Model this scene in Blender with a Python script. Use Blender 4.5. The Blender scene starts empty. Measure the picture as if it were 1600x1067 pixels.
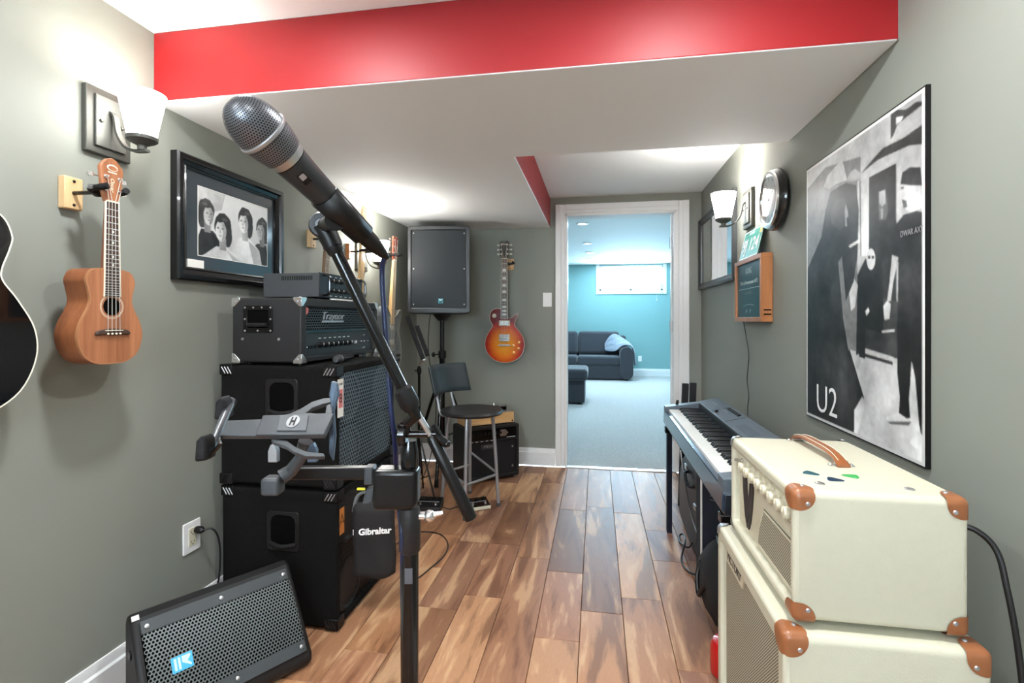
import bpy, bmesh, math, random
from mathutils import Vector, Matrix

random.seed(7)
PI = math.pi
SC = bpy.context.scene
COL = SC.collection

# ------------------------------------------------------------------ camera
F, CX, CY, CZ = 780.0, 800.0, 500.0, 1.18           # focal length in px of a 1600x1067 frame, horizon at y=500
T = math.atan(132 / F)                               # the lens points a little left of the room's long axis
RX, RY = math.cos(T), math.sin(T)
FX, FY = -math.sin(T), math.cos(T)
cam = bpy.data.cameras.new('camera')
cam.sensor_fit = 'HORIZONTAL'; cam.sensor_width = 36; cam.lens = F * 36 / 1600
cam.shift_y = -33.5 / 1600; cam.clip_start = 0.02
cam_o = bpy.data.objects.new('camera', cam); COL.objects.link(cam_o)
cam_o.location = (0, 0, CZ); cam_o.rotation_euler = (PI / 2, 0, T)
SC.camera = cam_o

# ------------------------------------------------------------------ world, exposure, lights
SC.view_settings.view_transform = 'Standard'; SC.view_settings.look = 'None'
SC.view_settings.gamma = 1; SC.view_settings.use_curve_mapping = False
SC.view_settings.exposure = 0.66
W = bpy.data.worlds.new('World'); SC.world = W; W.use_nodes = True
W.node_tree.nodes['Background'].inputs[0].default_value = (.72, .86, 1, 1)
W.node_tree.nodes['Background'].inputs[1].default_value = 20.0

def area(name, loc, size, power, col, rot=(0, 0, 0), shape='DISK', sy=None, spread=None):
    l = bpy.data.lights.new(name, 'AREA'); l.shape = shape; l.size = size
    if sy: l.size_y = sy
    if spread: l.spread = spread
    l.energy = power; l.color = col
    o = bpy.data.objects.new(name, l); COL.objects.link(o); o.location = loc; o.rotation_euler = rot
    return o
WARM = (1, .93, .84)
DAY = (.5, .78, 1)
# recessed fill lights added out of view, over and behind the camera (their trims are built below)
FILLPOTS = [(-.85, .95), (.25, .95), (-.85, -.45), (.25, -.45), (-.3, -1.7)]
for i, (x, y) in enumerate(FILLPOTS):
    area('added_fill_beam', (x, y, 2.155), .13, 12.5 if y > 0 else 6.5, (.95, .98, 1))
area('rear_fill_light', (-.35, -2.42, 1.55), 1.3, 11, (.93, .97, 1), rot=(PI / 2, 0, 0), shape='RECTANGLE', sy=.72)      # fill light for the deep end, set at an added, unseen window
# the neighbouring room: daylight in its window and its own pot lights
area('window_daylight', (.72, 10.62, 2.06), 1.25, 70, DAY, rot=(-PI / 2, 0, 0), shape='RECTANGLE', sy=.5)
FARPOTS = [(-.17, 6.15), (-.14, 7.75), (-.12, 8.8), (-.10, 9.8), (1.6, 6.2), (1.6, 8.4), (-2.2, 6.2), (-2.2, 8.4)]
for x, y in FARPOTS:
    area('far_pot_light_beam', (x, y, 2.345), .12, 13, (.60, .83, 1))

# ------------------------------------------------------------------ pixel helpers (a pixel gives a direction; depth comes from a surface)
def ray(px, py):
    a = (px - CX) / F
    return Vector((RX * a + FX, RY * a + FY, (CY - py) / F))
def onp(ax, v, px, py):
    d = ray(px, py); o = Vector((0, 0, CZ))
    return o + d * ((v - o[ax]) / d[ax])
def onX(v, px, py): return onp(0, v, px, py)
def onY(v, px, py): return onp(1, v, px, py)
def onZ(v, px, py): return onp(2, v, px, py)
def at(px, py, zc): return Vector((0, 0, CZ)) + ray(px, py) * zc

# ------------------------------------------------------------------ materials
def lin(v):
    v /= 255.0
    return v / 12.92 if v <= .04045 else ((v + .055) / 1.055) ** 2.4
def c(r, g, b): return (lin(r), lin(g), lin(b), 1)
def sc_(col, k): return tuple(min(1, x * k) for x in col[:3]) + (1,)

def nodes(name):
    m = bpy.data.materials.new(name); m.use_nodes = True
    nt = m.node_tree
    return m, nt, nt.nodes['Principled BSDF']
def N(nt, t, **kw):
    n = nt.nodes.new(t)
    for k, v in kw.items():
        if k.startswith('i_'): n.inputs[k[2:].replace('_', ' ')].default_value = v
        else: setattr(n, k, v)
    return n
def mix(nt, fac, a, b, blend='MIX'):
    n = nt.nodes.new('ShaderNodeMix'); n.data_type = 'RGBA'; n.blend_type = blend
    for i, x in ((0, fac), (6, a), (7, b)):
        if hasattr(x, 'links'): nt.links.new(x, n.inputs[i])
        else: n.inputs[i].default_value = x
    return n.outputs[2]
def math_(nt, op, a, b=None, c_=None):
    n = nt.nodes.new('ShaderNodeMath'); n.operation = op
    for i, x in enumerate((a, b, c_)):
        if x is None: continue
        if hasattr(x, 'links'): nt.links.new(x, n.inputs[i])
        else: n.inputs[i].default_value = x
    return n.outputs[0]
def ocoord(nt, scale=(1, 1, 1), loc=(0, 0, 0)):
    t = nt.nodes.new('ShaderNodeTexCoord'); mp = nt.nodes.new('ShaderNodeMapping')
    mp.inputs['Scale'].default_value = scale; mp.inputs['Location'].default_value = loc
    nt.links.new(t.outputs['Object'], mp.inputs[0])
    return mp.outputs[0]
def noise(nt, vec, scale, detail=3, rough=.5, dist=0):
    n = nt.nodes.new('ShaderNodeTexNoise')
    n.inputs['Scale'].default_value = scale; n.inputs['Detail'].default_value = detail
    n.inputs['Roughness'].default_value = rough; n.inputs['Distortion'].default_value = dist
    nt.links.new(vec, n.inputs['Vector'])
    return n.outputs['Fac']
def ramp(nt, fac, stops):
    r = nt.nodes.new('ShaderNodeValToRGB'); e = r.color_ramp.elements
    while len(e) < len(stops): e.new(.5)
    for k, (p, col) in enumerate(stops): e[k].position = p; e[k].color = col
    nt.links.new(fac, r.inputs[0])
    return r.outputs[0]
def bump(nt, bs, h, strength, dist=.002):
    b = nt.nodes.new('ShaderNodeBump'); b.inputs['Strength'].default_value = strength; b.inputs['Distance'].default_value = dist
    nt.links.new(h, b.inputs['Height']); nt.links.new(b.outputs[0], bs.inputs['Normal'])

MATS = {}
def M(name, col, rough=.5, metal=0, var=.06, vs=6, bmp=0, bscale=300, bdist=.001, coat=0, sheen=0, spec=.5):
    if name in MATS: return MATS[name]
    m, nt, b = nodes(name)
    v = ocoord(nt)
    f = noise(nt, v, vs)
    nt.links.new(mix(nt, f, sc_(col, 1 - var), sc_(col, 1 + var)), b.inputs['Base Color'])
    b.inputs['Roughness'].default_value = rough; b.inputs['Metallic'].default_value = metal
    b.inputs['Coat Weight'].default_value = coat; b.inputs['Sheen Weight'].default_value = sheen
    b.inputs['Specular IOR Level'].default_value = spec
    if bmp: bump(nt, b, noise(nt, v, bscale, 2), bmp, bdist)
    MATS[name] = m
    return m

def emis(name, col, strength):
    m, nt, b = nodes(name)
    b.inputs['Base Color'].default_value = col
    b.inputs['Emission Color'].default_value = col; b.inputs['Emission Strength'].default_value = strength
    v = ocoord(nt); f = noise(nt, v, 30)
    nt.links.new(mix(nt, f, sc_(col, .97), col), b.inputs['Emission Color'])
    MATS[name] = m
    return m

def wood(name, a, b_, along='z', sx=40, rough=.45, coat=0, bands=0, stretch=.06):
    m, nt, b = nodes(name)
    s = {'x': (stretch, 1, 1), 'y': (1, stretch, 1), 'z': (1, 1, stretch)}[along]
    v = ocoord(nt, s)
    f1 = noise(nt, v, sx, 4, .6, .6); f2 = noise(nt, v, sx * 6, 2)
    f = math_(nt, 'ADD', math_(nt, 'MULTIPLY', f1, .75), math_(nt, 'MULTIPLY', f2, .25))
    nt.links.new(ramp(nt, f, [(.3, a), (.7, b_)]), b.inputs['Base Color'])
    b.inputs['Roughness'].default_value = rough; b.inputs['Coat Weight'].default_value = coat
    bump(nt, b, f2, .08, .0005)
    MATS[name] = m
    return m

def weave(name, a, b_, scale, axes=(1, 2), rough=.8):
    m, nt, b = nodes(name)
    v = ocoord(nt); s = nt.nodes.new('ShaderNodeSeparateXYZ'); nt.links.new(v, s.inputs[0])
    p = math_(nt, 'SINE', math_(nt, 'MULTIPLY', s.outputs[axes[0]], scale))
    q = math_(nt, 'SINE', math_(nt, 'MULTIPLY', s.outputs[axes[1]], scale))
    f = math_(nt, 'ADD', math_(nt, 'MULTIPLY', math_(nt, 'MULTIPLY', p, q), .5), .5)
    nt.links.new(ramp(nt, f, [(.35, a), (.6, b_)]), b.inputs['Base Color'])
    b.inputs['Roughness'].default_value = rough
    bump(nt, b, f, .4, .001)
    MATS[name] = m
    return m

WALL = M('wall_paint', c(135, 138, 129), .62, var=.03, vs=1.5, bmp=.08, bscale=180)
CEIL = M('ceiling_paint', c(240, 243, 243), .75, var=.015, vs=1.2, bmp=.05, bscale=150)
RED = M('red_paint', c(146, 10, 15), .5, var=.04, vs=1.5, bmp=.05, bscale=180)
TRIM = M('trim_paint', c(236, 237, 236), .35, var=.02)
TEAL = M('teal_paint', c(128, 172, 172), .6, var=.03, vs=1.5)
CARPET = M('carpet_pile', c(196, 194, 190), .95, var=.22, vs=38, bmp=1, bscale=120, bdist=.02, sheen=.3)
CHROME = M('chrome', (.75, .75, .74, 1), .2, .9, var=.02)
STEEL = M('brushed_steel', (.55, .56, .57, 1), .32, 1, var=.05)
SILVER = M('silver_paint', c(168, 168, 170), .32, .6, var=.04)
BLKP = M('black_plastic', c(11, 11, 12), .42, var=.1, spec=.35)
BLKM = M('black_metal', c(6, 6, 8), .2, .0, var=.1, coat=.25, spec=.4)
BLKG = M('black_gloss', c(10, 10, 12), .08, var=.05, coat=1)
RUBBER = M('rubber', c(18, 18, 19), .7, var=.1, spec=.3)
TOLEXB = M('black_tolex', c(22, 22, 23), .55, var=.12, vs=60, bmp=.5, bscale=420, bdist=.001)
CARPB = M('black_box_carpet', c(11, 11, 10), .95, var=.25, vs=150, bmp=.7, bscale=500, bdist=.002, spec=.2)
TOLEXC = M('cream_tolex', c(198, 194, 172), .5, var=.03, vs=50, bmp=.45, bscale=330, bdist=.001)
TAN = M('tan_leather', c(146, 90, 54), .38, var=.12, vs=40, bmp=.15, bscale=250, coat=.2)
BRONZE = M('dark_bronze', c(78, 78, 72), .45, .35, var=.08)
BRONZEG = M('grey_bronze', c(96, 97, 91), .45, .35, var=.08)
CREAMP = M('cream_plastic', c(206, 200, 176), .35, var=.03)
WHITEP = M('white_plastic', c(238, 238, 236), .35, var=.02)
DARK = M('dark_void', (.002, .002, .002, 1), .9, var=.1, spec=.05)
GUNMETAL = M('gunmetal_paint', c(70, 72, 74), .45, .35, var=.05, bmp=.1, bscale=500)
GREYP = M('grey_plastic', c(74, 77, 80), .45, var=.06)
NAVY = M('navy_fabric', c(30, 36, 46), .85, var=.15, vs=80, bmp=.4, bscale=600)
BLUEC = M('blue_cable', c(14, 26, 60), .4, var=.08)
BLACKC = M('black_cable', c(16, 16, 17), .5, var=.08)
SOFA = M('charcoal_fabric', c(52, 54, 60), .95, var=.12, vs=90, bmp=.4, bscale=500, sheen=.3)
BLUEPLATE = M('blue_logo', c(60, 170, 222), .35, var=.04)
TEALLOGO = M('teal_logo', c(30, 130, 140), .4, var=.04)
ORANGE = M('orange_sticker', c(196, 124, 60), .5, var=.06)
PAPER = M('white_paper', c(232, 230, 224), .7, var=.02)
PINKST = M('pink_sticker', c(214, 120, 120), .5, var=.05)
BLACKINK = M('black_ink', c(18, 18, 18), .5, var=.05)
PEARL = M('pearl_inlay', c(222, 222, 210), .25, var=.08, vs=60)
STRING = M('string_wire', c(205, 200, 188), .3, .6, var=.03)
BONE = M('bone', c(228, 220, 198), .4, var=.04)
MAHOG = wood('mahogany', c(120, 66, 38), c(158, 92, 56), sx=30, rough=.4, coat=.2)
UKETOP = wood('uke_top_wood', c(124, 74, 46), c(176, 116, 78), sx=24, rough=.45, stretch=.05)
UKESIDE = wood('uke_side_wood', c(106, 56, 28), c(142, 84, 48), sx=24, rough=.4, stretch=.1)
ROSEW = wood('rosewood', c(48, 34, 28), c(78, 56, 44), sx=80, rough=.5)
MAPLE = wood('maple', c(206, 166, 112), c(226, 190, 140), sx=26, rough=.4, coat=.2)
PINE = wood('pine', c(206, 166, 116), c(226, 192, 146), sx=30, rough=.55)
PLYEDGE = wood('plywood_shell', c(206, 160, 104), c(224, 182, 128), along='x', sx=26, rough=.4)
OAKBOX = wood('honey_wood', c(160, 96, 50), c(192, 124, 72), along='z', sx=26, rough=.35, coat=.2)
MESHC = weave('cream_grille_cloth', c(52, 48, 40), c(196, 188, 164), 900, (1, 2))
CLOTHB = weave('black_grille_cloth', c(8, 8, 8), c(28, 28, 29), 1400, (0, 2))
GREYMESH = M('grille_steel', c(98, 104, 104), .45, .4, var=.06)
BLUEMESH = M('grille_dark_steel', c(128, 146, 156), .4, .2, var=.08)
MICMESH = M('mic_grille_steel', c(120, 122, 126), .35, .7, var=.08)
KEYW = M('key_white', c(236, 236, 232), .3, var=.02)
KEYB = M('key_black', c(18, 18, 20), .3, var=.05)

def floor_mat():
    m, nt, b = nodes('acacia_planks')
    oi = nt.nodes.new('ShaderNodeObjectInfo')
    t = nt.nodes.new('ShaderNodeTexCoord')
    off = nt.nodes.new('ShaderNodeVectorMath'); off.operation = 'MULTIPLY_ADD'
    cmb = nt.nodes.new('ShaderNodeCombineXYZ')
    r = oi.outputs['Random']
    nt.links.new(math_(nt, 'MULTIPLY', r, 37.), cmb.inputs[0]); nt.links.new(math_(nt, 'MULTIPLY', r, 91.), cmb.inputs[1])
    nt.links.new(t.outputs['Object'], off.inputs[0]); off.inputs[1].default_value = (1, .16, 1); nt.links.new(cmb.outputs[0], off.inputs[2])
    v = off.outputs[0]
    big = noise(nt, v, 8, 3, .5, 1.5)
    fine = noise(nt, v, 55, 4, .6, .4)
    hair = noise(nt, v, 240, 2)
    base = ramp(nt, r, [(0, c(118, 80, 58)), (.18, c(190, 138, 98)), (.36, c(152, 106, 80)), (.52, c(208, 160, 118)), (.68, c(172, 120, 88)), (.84, c(142, 102, 82)), (1, c(196, 140, 94))])
    darkc = mix(nt, .62, base, c(96, 58, 38))
    lightc = mix(nt, .5, base, c(232, 190, 146))
    f = math_(nt, 'ADD', math_(nt, 'MULTIPLY', big, .78), math_(nt, 'MULTIPLY', fine, .22))
    lo = ramp(nt, f, [(.38, (0, 0, 0, 1)), (.48, (1, 1, 1, 1))])
    hi = ramp(nt, f, [(.54, (0, 0, 0, 1)), (.62, (1, 1, 1, 1))])
    col = mix(nt, hi, mix(nt, lo, darkc, base), lightc)
    col = mix(nt, math_(nt, 'MULTIPLY', hair, .25), col, c(90, 54, 36))
    nt.links.new(col, b.inputs['Base Color'])
    b.inputs['Roughness'].default_value = .34
    nt.links.new(math_(nt, 'ADD', math_(nt, 'MULTIPLY', fine, .2), .36), b.inputs['Roughness'])
    b.inputs['Specular IOR Level'].default_value = .35
    bump(nt, b, fine, .06, .001)
    return m
FLOORM = floor_mat()

def burst_mat():
    m, nt, b = nodes('cherry_sunburst')
    s = nt.nodes.new('ShaderNodeSeparateXYZ'); nt.links.new(ocoord(nt), s.inputs[0])
    x = math_(nt, 'DIVIDE', s.outputs[0], .17)
    z = math_(nt, 'DIVIDE', math_(nt, 'SUBTRACT', s.outputs[2], .15), .20)
    d = math_(nt, 'SQRT', math_(nt, 'ADD', math_(nt, 'MULTIPLY', x, x), math_(nt, 'MULTIPLY', z, z)))
    fl = noise(nt, ocoord(nt, (.35, 1, 1.6)), 60, 2, .5, .6)
    d = math_(nt, 'ADD', d, math_(nt, 'MULTIPLY', math_(nt, 'SUBTRACT', fl, .5), .18))
    nt.links.new(ramp(nt, d, [(.2, c(236, 160, 36)), (.55, c(222, 112, 18)), (.8, c(176, 40, 10)), (1, c(104, 8, 10))]), b.inputs['Base Color'])
    b.inputs['Roughness'].default_value = .2; b.inputs['Coat Weight'].default_value = .2
    return m
BURST = burst_mat()
CHERRY = wood('cherry_back', c(96, 14, 14), c(132, 26, 22), sx=26, rough=.2, coat=.8)

def glass_mat():
    m, nt, b = nodes('clear_glass')
    b.inputs['Base Color'].default_value = (.9, .97, 1, 1)
    b.inputs['Roughness'].default_value = .02; b.inputs['Transmission Weight'].default_value = 1
    b.inputs['IOR'].default_value = 1.08
    v = ocoord(nt); bump(nt, b, noise(nt, v, 2), .01, .001)
    return m
GLASS = glass_mat()

def print_mat():
    m, nt, b = nodes('printed_greys')
    a = nt.nodes.new('ShaderNodeVertexColor'); a.layer_name = 'Col'
    n = noise(nt, ocoord(nt), 45, 5, .7)
    nt.links.new(mix(nt, .18, a.outputs[0], ramp(nt, n, [(.3, (.0, .0, .0, 1)), (.7, (.5, .5, .5, 1))]), 'OVERLAY'), b.inputs['Base Color'])
    b.inputs['Roughness'].default_value = .4; b.inputs['Specular IOR Level'].default_value = .35
    return m
PRINT = print_mat()

# ------------------------------------------------------------------ mesh builder
def frame(o, x, y):
    x = Vector(x).normalized(); y = Vector(y); z = x.cross(y).normalized(); y = z.cross(x)
    m = Matrix((x, y, z)).transposed().to_4x4(); m.translation = Vector(o)
    return m
RM = {}
class MB:
    def __init__(s, m=None):
        s.v = []; s.f = []; s.mi = []; s.k = 0; s.M = m or Matrix()
    def add(s, vs, fs):
        n = len(s.v); s.v += [s.M @ Vector(v) for v in vs]
        for f in fs: s.f.append([n + i for i in f]); s.mi.append(s.k)
        return s
    def box(s, x0, x1, y0, y1, z0, z1):
        return s.add([(x0, y0, z0), (x1, y0, z0), (x1, y1, z0), (x0, y1, z0), (x0, y0, z1), (x1, y0, z1), (x1, y1, z1), (x0, y1, z1)],
                     [(3, 2, 1, 0), (4, 5, 6, 7), (0, 1, 5, 4), (1, 2, 6, 5), (2, 3, 7, 6), (3, 0, 4, 7)])
    def cbox(s, cx, cy, cz, sx, sy, sz):
        return s.box(cx - sx / 2, cx + sx / 2, cy - sy / 2, cy + sy / 2, cz - sz / 2, cz + sz / 2)
    def lathe(s, prof, p0=(0, 0, 0), ax=(0, 0, 1), n=24, closed=False):
        p0 = Vector(p0); ax = Vector(ax).normalized()
        u = ax.orthogonal().normalized(); w = ax.cross(u)
        vs = []; fs = []
        for r, h in prof:
            for i in range(n):
                a = 2 * PI * i / n
                vs.append(p0 + ax * h + (u * math.cos(a) + w * math.sin(a)) * r)
        for j in range(len(prof) - 1):
            for i in range(n):
                fs.append((j * n + i, j * n + (i + 1) % n, (j + 1) * n + (i + 1) % n, (j + 1) * n + i))
        if not closed:
            if prof[0][0] > 1e-6: fs.append(tuple(range(n - 1, -1, -1)))
            if prof[-1][0] > 1e-6: fs.append(tuple((len(prof) - 1) * n + i for i in range(n)))
        return s.add(vs, fs)
    def cyl(s, p0, p1, r0, r1=None, n=16):
        p0 = Vector(p0); p1 = Vector(p1); d = p1 - p0
        return s.lathe([(r0, 0), (r0 if r1 is None else r1, d.length)], p0, d, n)
    def sph(s, p, r, n=14, sq=1):
        prof = [(max(1e-4, r * math.sin(PI * i / 8)), -r * sq * math.cos(PI * i / 8)) for i in range(9)]
        return s.lathe(prof, p, (0, 0, 1), n)
    def tube(s, pts, r, n=8, flat=1):
        pts = [Vector(p) for p in pts]; k = len(pts)
        tan = [(pts[min(i + 1, k - 1)] - pts[max(i - 1, 0)]).normalized() for i in range(k)]
        u = tan[0].orthogonal().normalized(); vs = []; fs = []
        for i in range(k):
            u = (u - tan[i] * u.dot(tan[i]))
            u = u.normalized() if u.length > 1e-6 else tan[i].orthogonal().normalized()
            w = tan[i].cross(u); rr = r[i] if isinstance(r, (list, tuple)) else r
            for j in range(n):
                a = 2 * PI * j / n
                vs.append(pts[i] + u * math.cos(a) * rr + w * math.sin(a) * rr * flat)
        for i in range(k - 1):
            for j in range(n):
                fs.append((i * n + j, i * n + (j + 1) % n, (i + 1) * n + (j + 1) % n, (i + 1) * n + j))
        fs.append(tuple(range(n - 1, -1, -1))); fs.append(tuple((k - 1) * n + j for j in range(n)))
        return s.add(vs, fs)
    def prism(s, out, d0, d1, pl='xy'):
        mp = {'xy': lambda a, b, d: (a, b, d), 'xz': lambda a, b, d: (a, d, b), 'yz': lambda a, b, d: (d, a, b)}[pl]
        n = len(out)
        vs = [mp(a, b, d0) for a, b in out] + [mp(a, b, d1) for a, b in out]
        fs = [tuple(range(n - 1, -1, -1)), tuple(range(n, 2 * n))] + [(i, (i + 1) % n, n + (i + 1) % n, n + i) for i in range(n)]
        return s.add(vs, fs)
    def ring(s, out, inn, d0, d1, pl='xz'):
        """a flat band between two outlines of the same length, given a thickness"""
        mp = {'xy': lambda a, b, d: (a, b, d), 'xz': lambda a, b, d: (a, d, b), 'yz': lambda a, b, d: (d, a, b)}[pl]
        n = len(out); vs = [mp(a, b, d) for d in (d0, d1) for o in (out, inn) for a, b in o]; fs = []
        for i in range(n):
            j = (i + 1) % n
            fs += [(i, j, n + j, n + i), (2 * n + i, 3 * n + i, 3 * n + j, 2 * n + j), (i, 2 * n + i, 2 * n + j, j), (n + i, n + j, 3 * n + j, 3 * n + i)]
        return s.add(vs, fs)
    def hexgrid(s, nu, nv, fn, frac=.72, wrap=False):
        """perforated sheet: fn(u, v) maps the 0..1 square to 3D; every cell is a ring of six quads"""
        for j in range(nv):
            for i in range(nu):
                cu = i + .5 + (.5 if j % 2 else 0); cv = j + .5
                if not wrap and j % 2 and i == nu - 1: continue
                o = []; q = []
                for k in range(6):
                    a = PI / 6 + k * PI / 3
                    du = math.cos(a) * .57735; dv = math.sin(a) * .6667
                    o.append(fn((cu + du) / nu, (cv + dv) / nv)); q.append(fn((cu + du * frac) / nu, (cv + dv * frac) / nv))
                s.add(o + q, [(k, (k + 1) % 6, 6 + (k + 1) % 6, 6 + k) for k in range(6)])
        return s
    def text(s, body, fr, size, ext=.0006, shear=0, bold=0, align='CENTER', sx=1):
        cu = bpy.data.curves.new('lettering', 'FONT'); cu.body = body; cu.size = size; cu.extrude = ext
        cu.shear = shear; cu.offset = bold; cu.align_x = align; cu.align_y = 'CENTER'; cu.resolution_u = 3
        o = bpy.data.objects.new('lettering', cu); COL.objects.link(o)
        me = bpy.data.meshes.new_from_object(o.evaluated_get(bpy.context.evaluated_depsgraph_get()))
        S = Matrix.Diagonal((sx, 1, 1, 1))
        s.add([fr @ S @ v.co for v in me.vertices], [tuple(p.vertices) for p in me.polygons])
        bpy.data.objects.remove(o); bpy.data.curves.remove(cu); bpy.data.meshes.remove(me)
        return s
    def build(s, name, mat, parent=None, world=False, bev=0, seg=2, ang=38, org=None, smooth=True):
        vs = s.v
        root = parent
        while root is not None and root.parent is not None: root = root.parent
        if world and root is not None:
            inv = RM[root.name].inverted(); vs = [inv @ v for v in vs]
        if org is not None:
            o_ = Vector(org); vs = [v - o_ for v in vs]
        me = bpy.data.meshes.new(name); me.from_pydata([tuple(v) for v in vs], [], s.f); me.update()
        for m_ in (mat if isinstance(mat, (list, tuple)) else [mat]): me.materials.append(m_)
        if max(s.mi, default=0): me.polygons.foreach_set('material_index', s.mi)
        if smooth:
            me.polygons.foreach_set('use_smooth', [True] * len(me.polygons))
            me.set_sharp_from_angle(angle=math.radians(ang))
        o = bpy.data.objects.new(name, me); COL.objects.link(o); o.parent = parent
        if org is not None: o.location = org
        if bev:
            b = o.modifiers.new('bevel', 'BEVEL'); b.width = bev; b.segments = seg; b.limit_method = 'ANGLE'; b.angle_limit = math.radians(40)
            b.harden_normals = False
        return o
def thing(name, label, cat, loc=(0, 0, 0), rz=0, group=None, rx=0, ry=0):
    o = bpy.data.objects.new(name, None); COL.objects.link(o); o.empty_display_size = .05
    o.location = loc; o.rotation_euler = (rx, ry, rz)
    RM[o.name] = Matrix.LocRotScale(Vector(loc), o.rotation_euler, None)
    tag(o, label, cat, group)
    return o
def tag(o, label, cat, group=None):
    o['label'] = label; o['category'] = cat
    if group: o['group'] = group
    return o
def struct(o, label=None):
    o['kind'] = 'structure'
    if label: o['label'] = label
    return o
def cspline(pts, k=6):
    out = []; n = len(pts)
    for i in range(n):
        p0, p1, p2, p3 = (Vector(pts[(i + j - 1) % n]) for j in range(4))
        for q in range(k):
            t = q / k
            out.append(tuple(.5 * ((2 * p1) + (p2 - p0) * t + (2 * p0 - 5 * p1 + 4 * p2 - p3) * t * t + (3 * p1 - p0 - 3 * p2 + p3) * t ** 3)))
    return out
def ospline(pts, k=6):
    """open Catmull-Rom through 3D points"""
    P = [Vector(p) for p in pts]; P = [P[0] * 2 - P[1]] + P + [P[-1] * 2 - P[-2]]; out = []
    for i in range(1, len(P) - 2):
        p0, p1, p2, p3 = P[i - 1:i + 3]
        for q in range(k):
            t = q / k
            out.append(.5 * ((2 * p1) + (p2 - p0) * t + (2 * p0 - 5 * p1 + 4 * p2 - p3) * t * t + (3 * p1 - p0 - 3 * p2 + p3) * t ** 3))
    out.append(P[-2]); return out
def inset(out, d):
    """outline moved inward by d (counter-clockwise or clockwise alike)"""
    n = len(out); A = sum(out[i][0] * out[(i + 1) % n][1] - out[(i + 1) % n][0] * out[i][1] for i in range(n))
    sg = 1 if A > 0 else -1; res = []
    for i in range(n):
        a = Vector(out[i - 1]); b = Vector(out[(i + 1) % n]); t = (b - a); t.normalize()
        res.append((out[i][0] - t.y * d * sg, out[i][1] + t.x * d * sg))
    return res
def rrect(x0, x1, y0, y1, r, k=4):
    o = []
    for cx, cy, a0 in ((x1 - r, y1 - r, 0), (x0 + r, y1 - r, 90), (x0 + r, y0 + r, 180), (x1 - r, y0 + r, 270)):
        for i in range(k + 1):
            a = math.radians(a0 + 90 * i / k); o.append((cx + r * math.cos(a), cy + r * math.sin(a)))
    return o
def circ(cx, cy, r, n=24, ry=None): return [(cx + r * math.cos(2 * PI * i / n), cy + (ry or r) * math.sin(2 * PI * i / n)) for i in range(n)]
def BX(*a): return MB().box(*a)
def BC(*a): return MB().cbox(*a)

# ================================================================== THE ROOM
XL, XR, YB, ZH, ZS = -1.507, .80, 4.05, 2.17, 1.93      # left wall, right wall, back wall, high ceiling, bulkhead underside
YF = -2.5
struct(BX(XL - .1, XL, YF, YB, 0, ZH).build('wall_left', WALL), 'grey-green painted left wall hung with guitars')
struct(BX(XR, XR + .1, YF, YB, 0, ZH).build('wall_right', WALL), 'grey-green painted right wall with poster and clock')
RWX0, RWX1, RWZ0, RWZ1 = -1.02, .32, 1.17, 1.93
w = MB(); w.box(XL - .1, RWX0, YF - .1, YF, 0, ZH); w.box(RWX1, XR + .1, YF - .1, YF, 0, ZH); w.box(RWX0, RWX1, YF - .1, YF, 0, RWZ0); w.box(RWX0, RWX1, YF - .1, YF, RWZ1, ZH)
struct(w.build('wall_front', WALL), 'grey-green wall behind the viewpoint')
rw = struct(thing('added_fill_window', 'added white framed fill window in the unseen rear wall', 'window', (RWX0, YF, RWZ0))); del rw['category']  # unseen window, added so fill light reaches the back of the room
w = MB(); w.ring([(RWX0 - .07, RWZ0 - .07), (RWX1 + .07, RWZ0 - .07), (RWX1 + .07, RWZ1 + .07), (RWX0 - .07, RWZ1 + .07)], [(RWX0, RWZ0), (RWX1, RWZ0), (RWX1, RWZ1), (RWX0, RWZ1)], YF, YF + .02, 'xz'); w.build('casing', TRIM, rw, True)
w = MB(); w.ring([(RWX0, RWZ0), (RWX1, RWZ0), (RWX1, RWZ1), (RWX0, RWZ1)], [(RWX0 + .04, RWZ0 + .04), (RWX1 - .04, RWZ0 + .04), (RWX1 - .04, RWZ1 - .04), (RWX0 + .04, RWZ1 - .04)], YF - .06, YF - .02, 'xz'); w.box((RWX0 + RWX1) / 2 - .02, (RWX0 + RWX1) / 2 + .02, YF - .06, YF - .02, RWZ0, RWZ1); w.build('window_frame', WHITEP, rw, True)
for a_, b_ in ((RWX0 + .04, (RWX0 + RWX1) / 2 - .02), ((RWX0 + RWX1) / 2 + .02, RWX1 - .04)): BX(a_, b_, YF - .043, YF - .038, RWZ0 + .04, RWZ1 - .04).build('pane', GLASS, rw, True)
DX0, DX1, DZ = -.25, .61, 2.035
w = MB(); w.box(XL - .1, DX0, YB, YB + .12, 0, ZH); w.box(DX1, XR + .1, YB, YB + .12, 0, ZH); w.box(DX0, DX1, YB, YB + .12, DZ, ZH)
struct(w.build('wall_back', WALL), 'grey-green back wall pierced by the doorway')
struct(BX(XL - .1, XR + .1, YF - .1, YB + .12, ZH, ZH + .06).build('ceiling', CEIL), 'white high ceiling of the music room')
# bulkhead: L-shaped dropped box, red faces, white underside
b = MB(); L = [(XL, 1.49), (XR, 1.49), (XR, 2.27), (-.37, 2.27), (-.37, YB), (XL, YB)]
n = len(L); b.v = [Vector((x, y, z)) for z in (ZS, ZH) for x, y in L]
b.f = [[5, 4, 3, 2, 1, 0], [6, 7, 8, 9, 10, 11]] + [[i, (i + 1) % n, n + (i + 1) % n, n + i] for i in range(n)]
b.mi = [0, 0, 1, 0, 1, 1, 0, 0]
struct(b.build('ceiling_bulkhead', [CEIL, RED], bev=.006, seg=3), 'dropped ceiling bulkhead with red painted faces and white underside')

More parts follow.
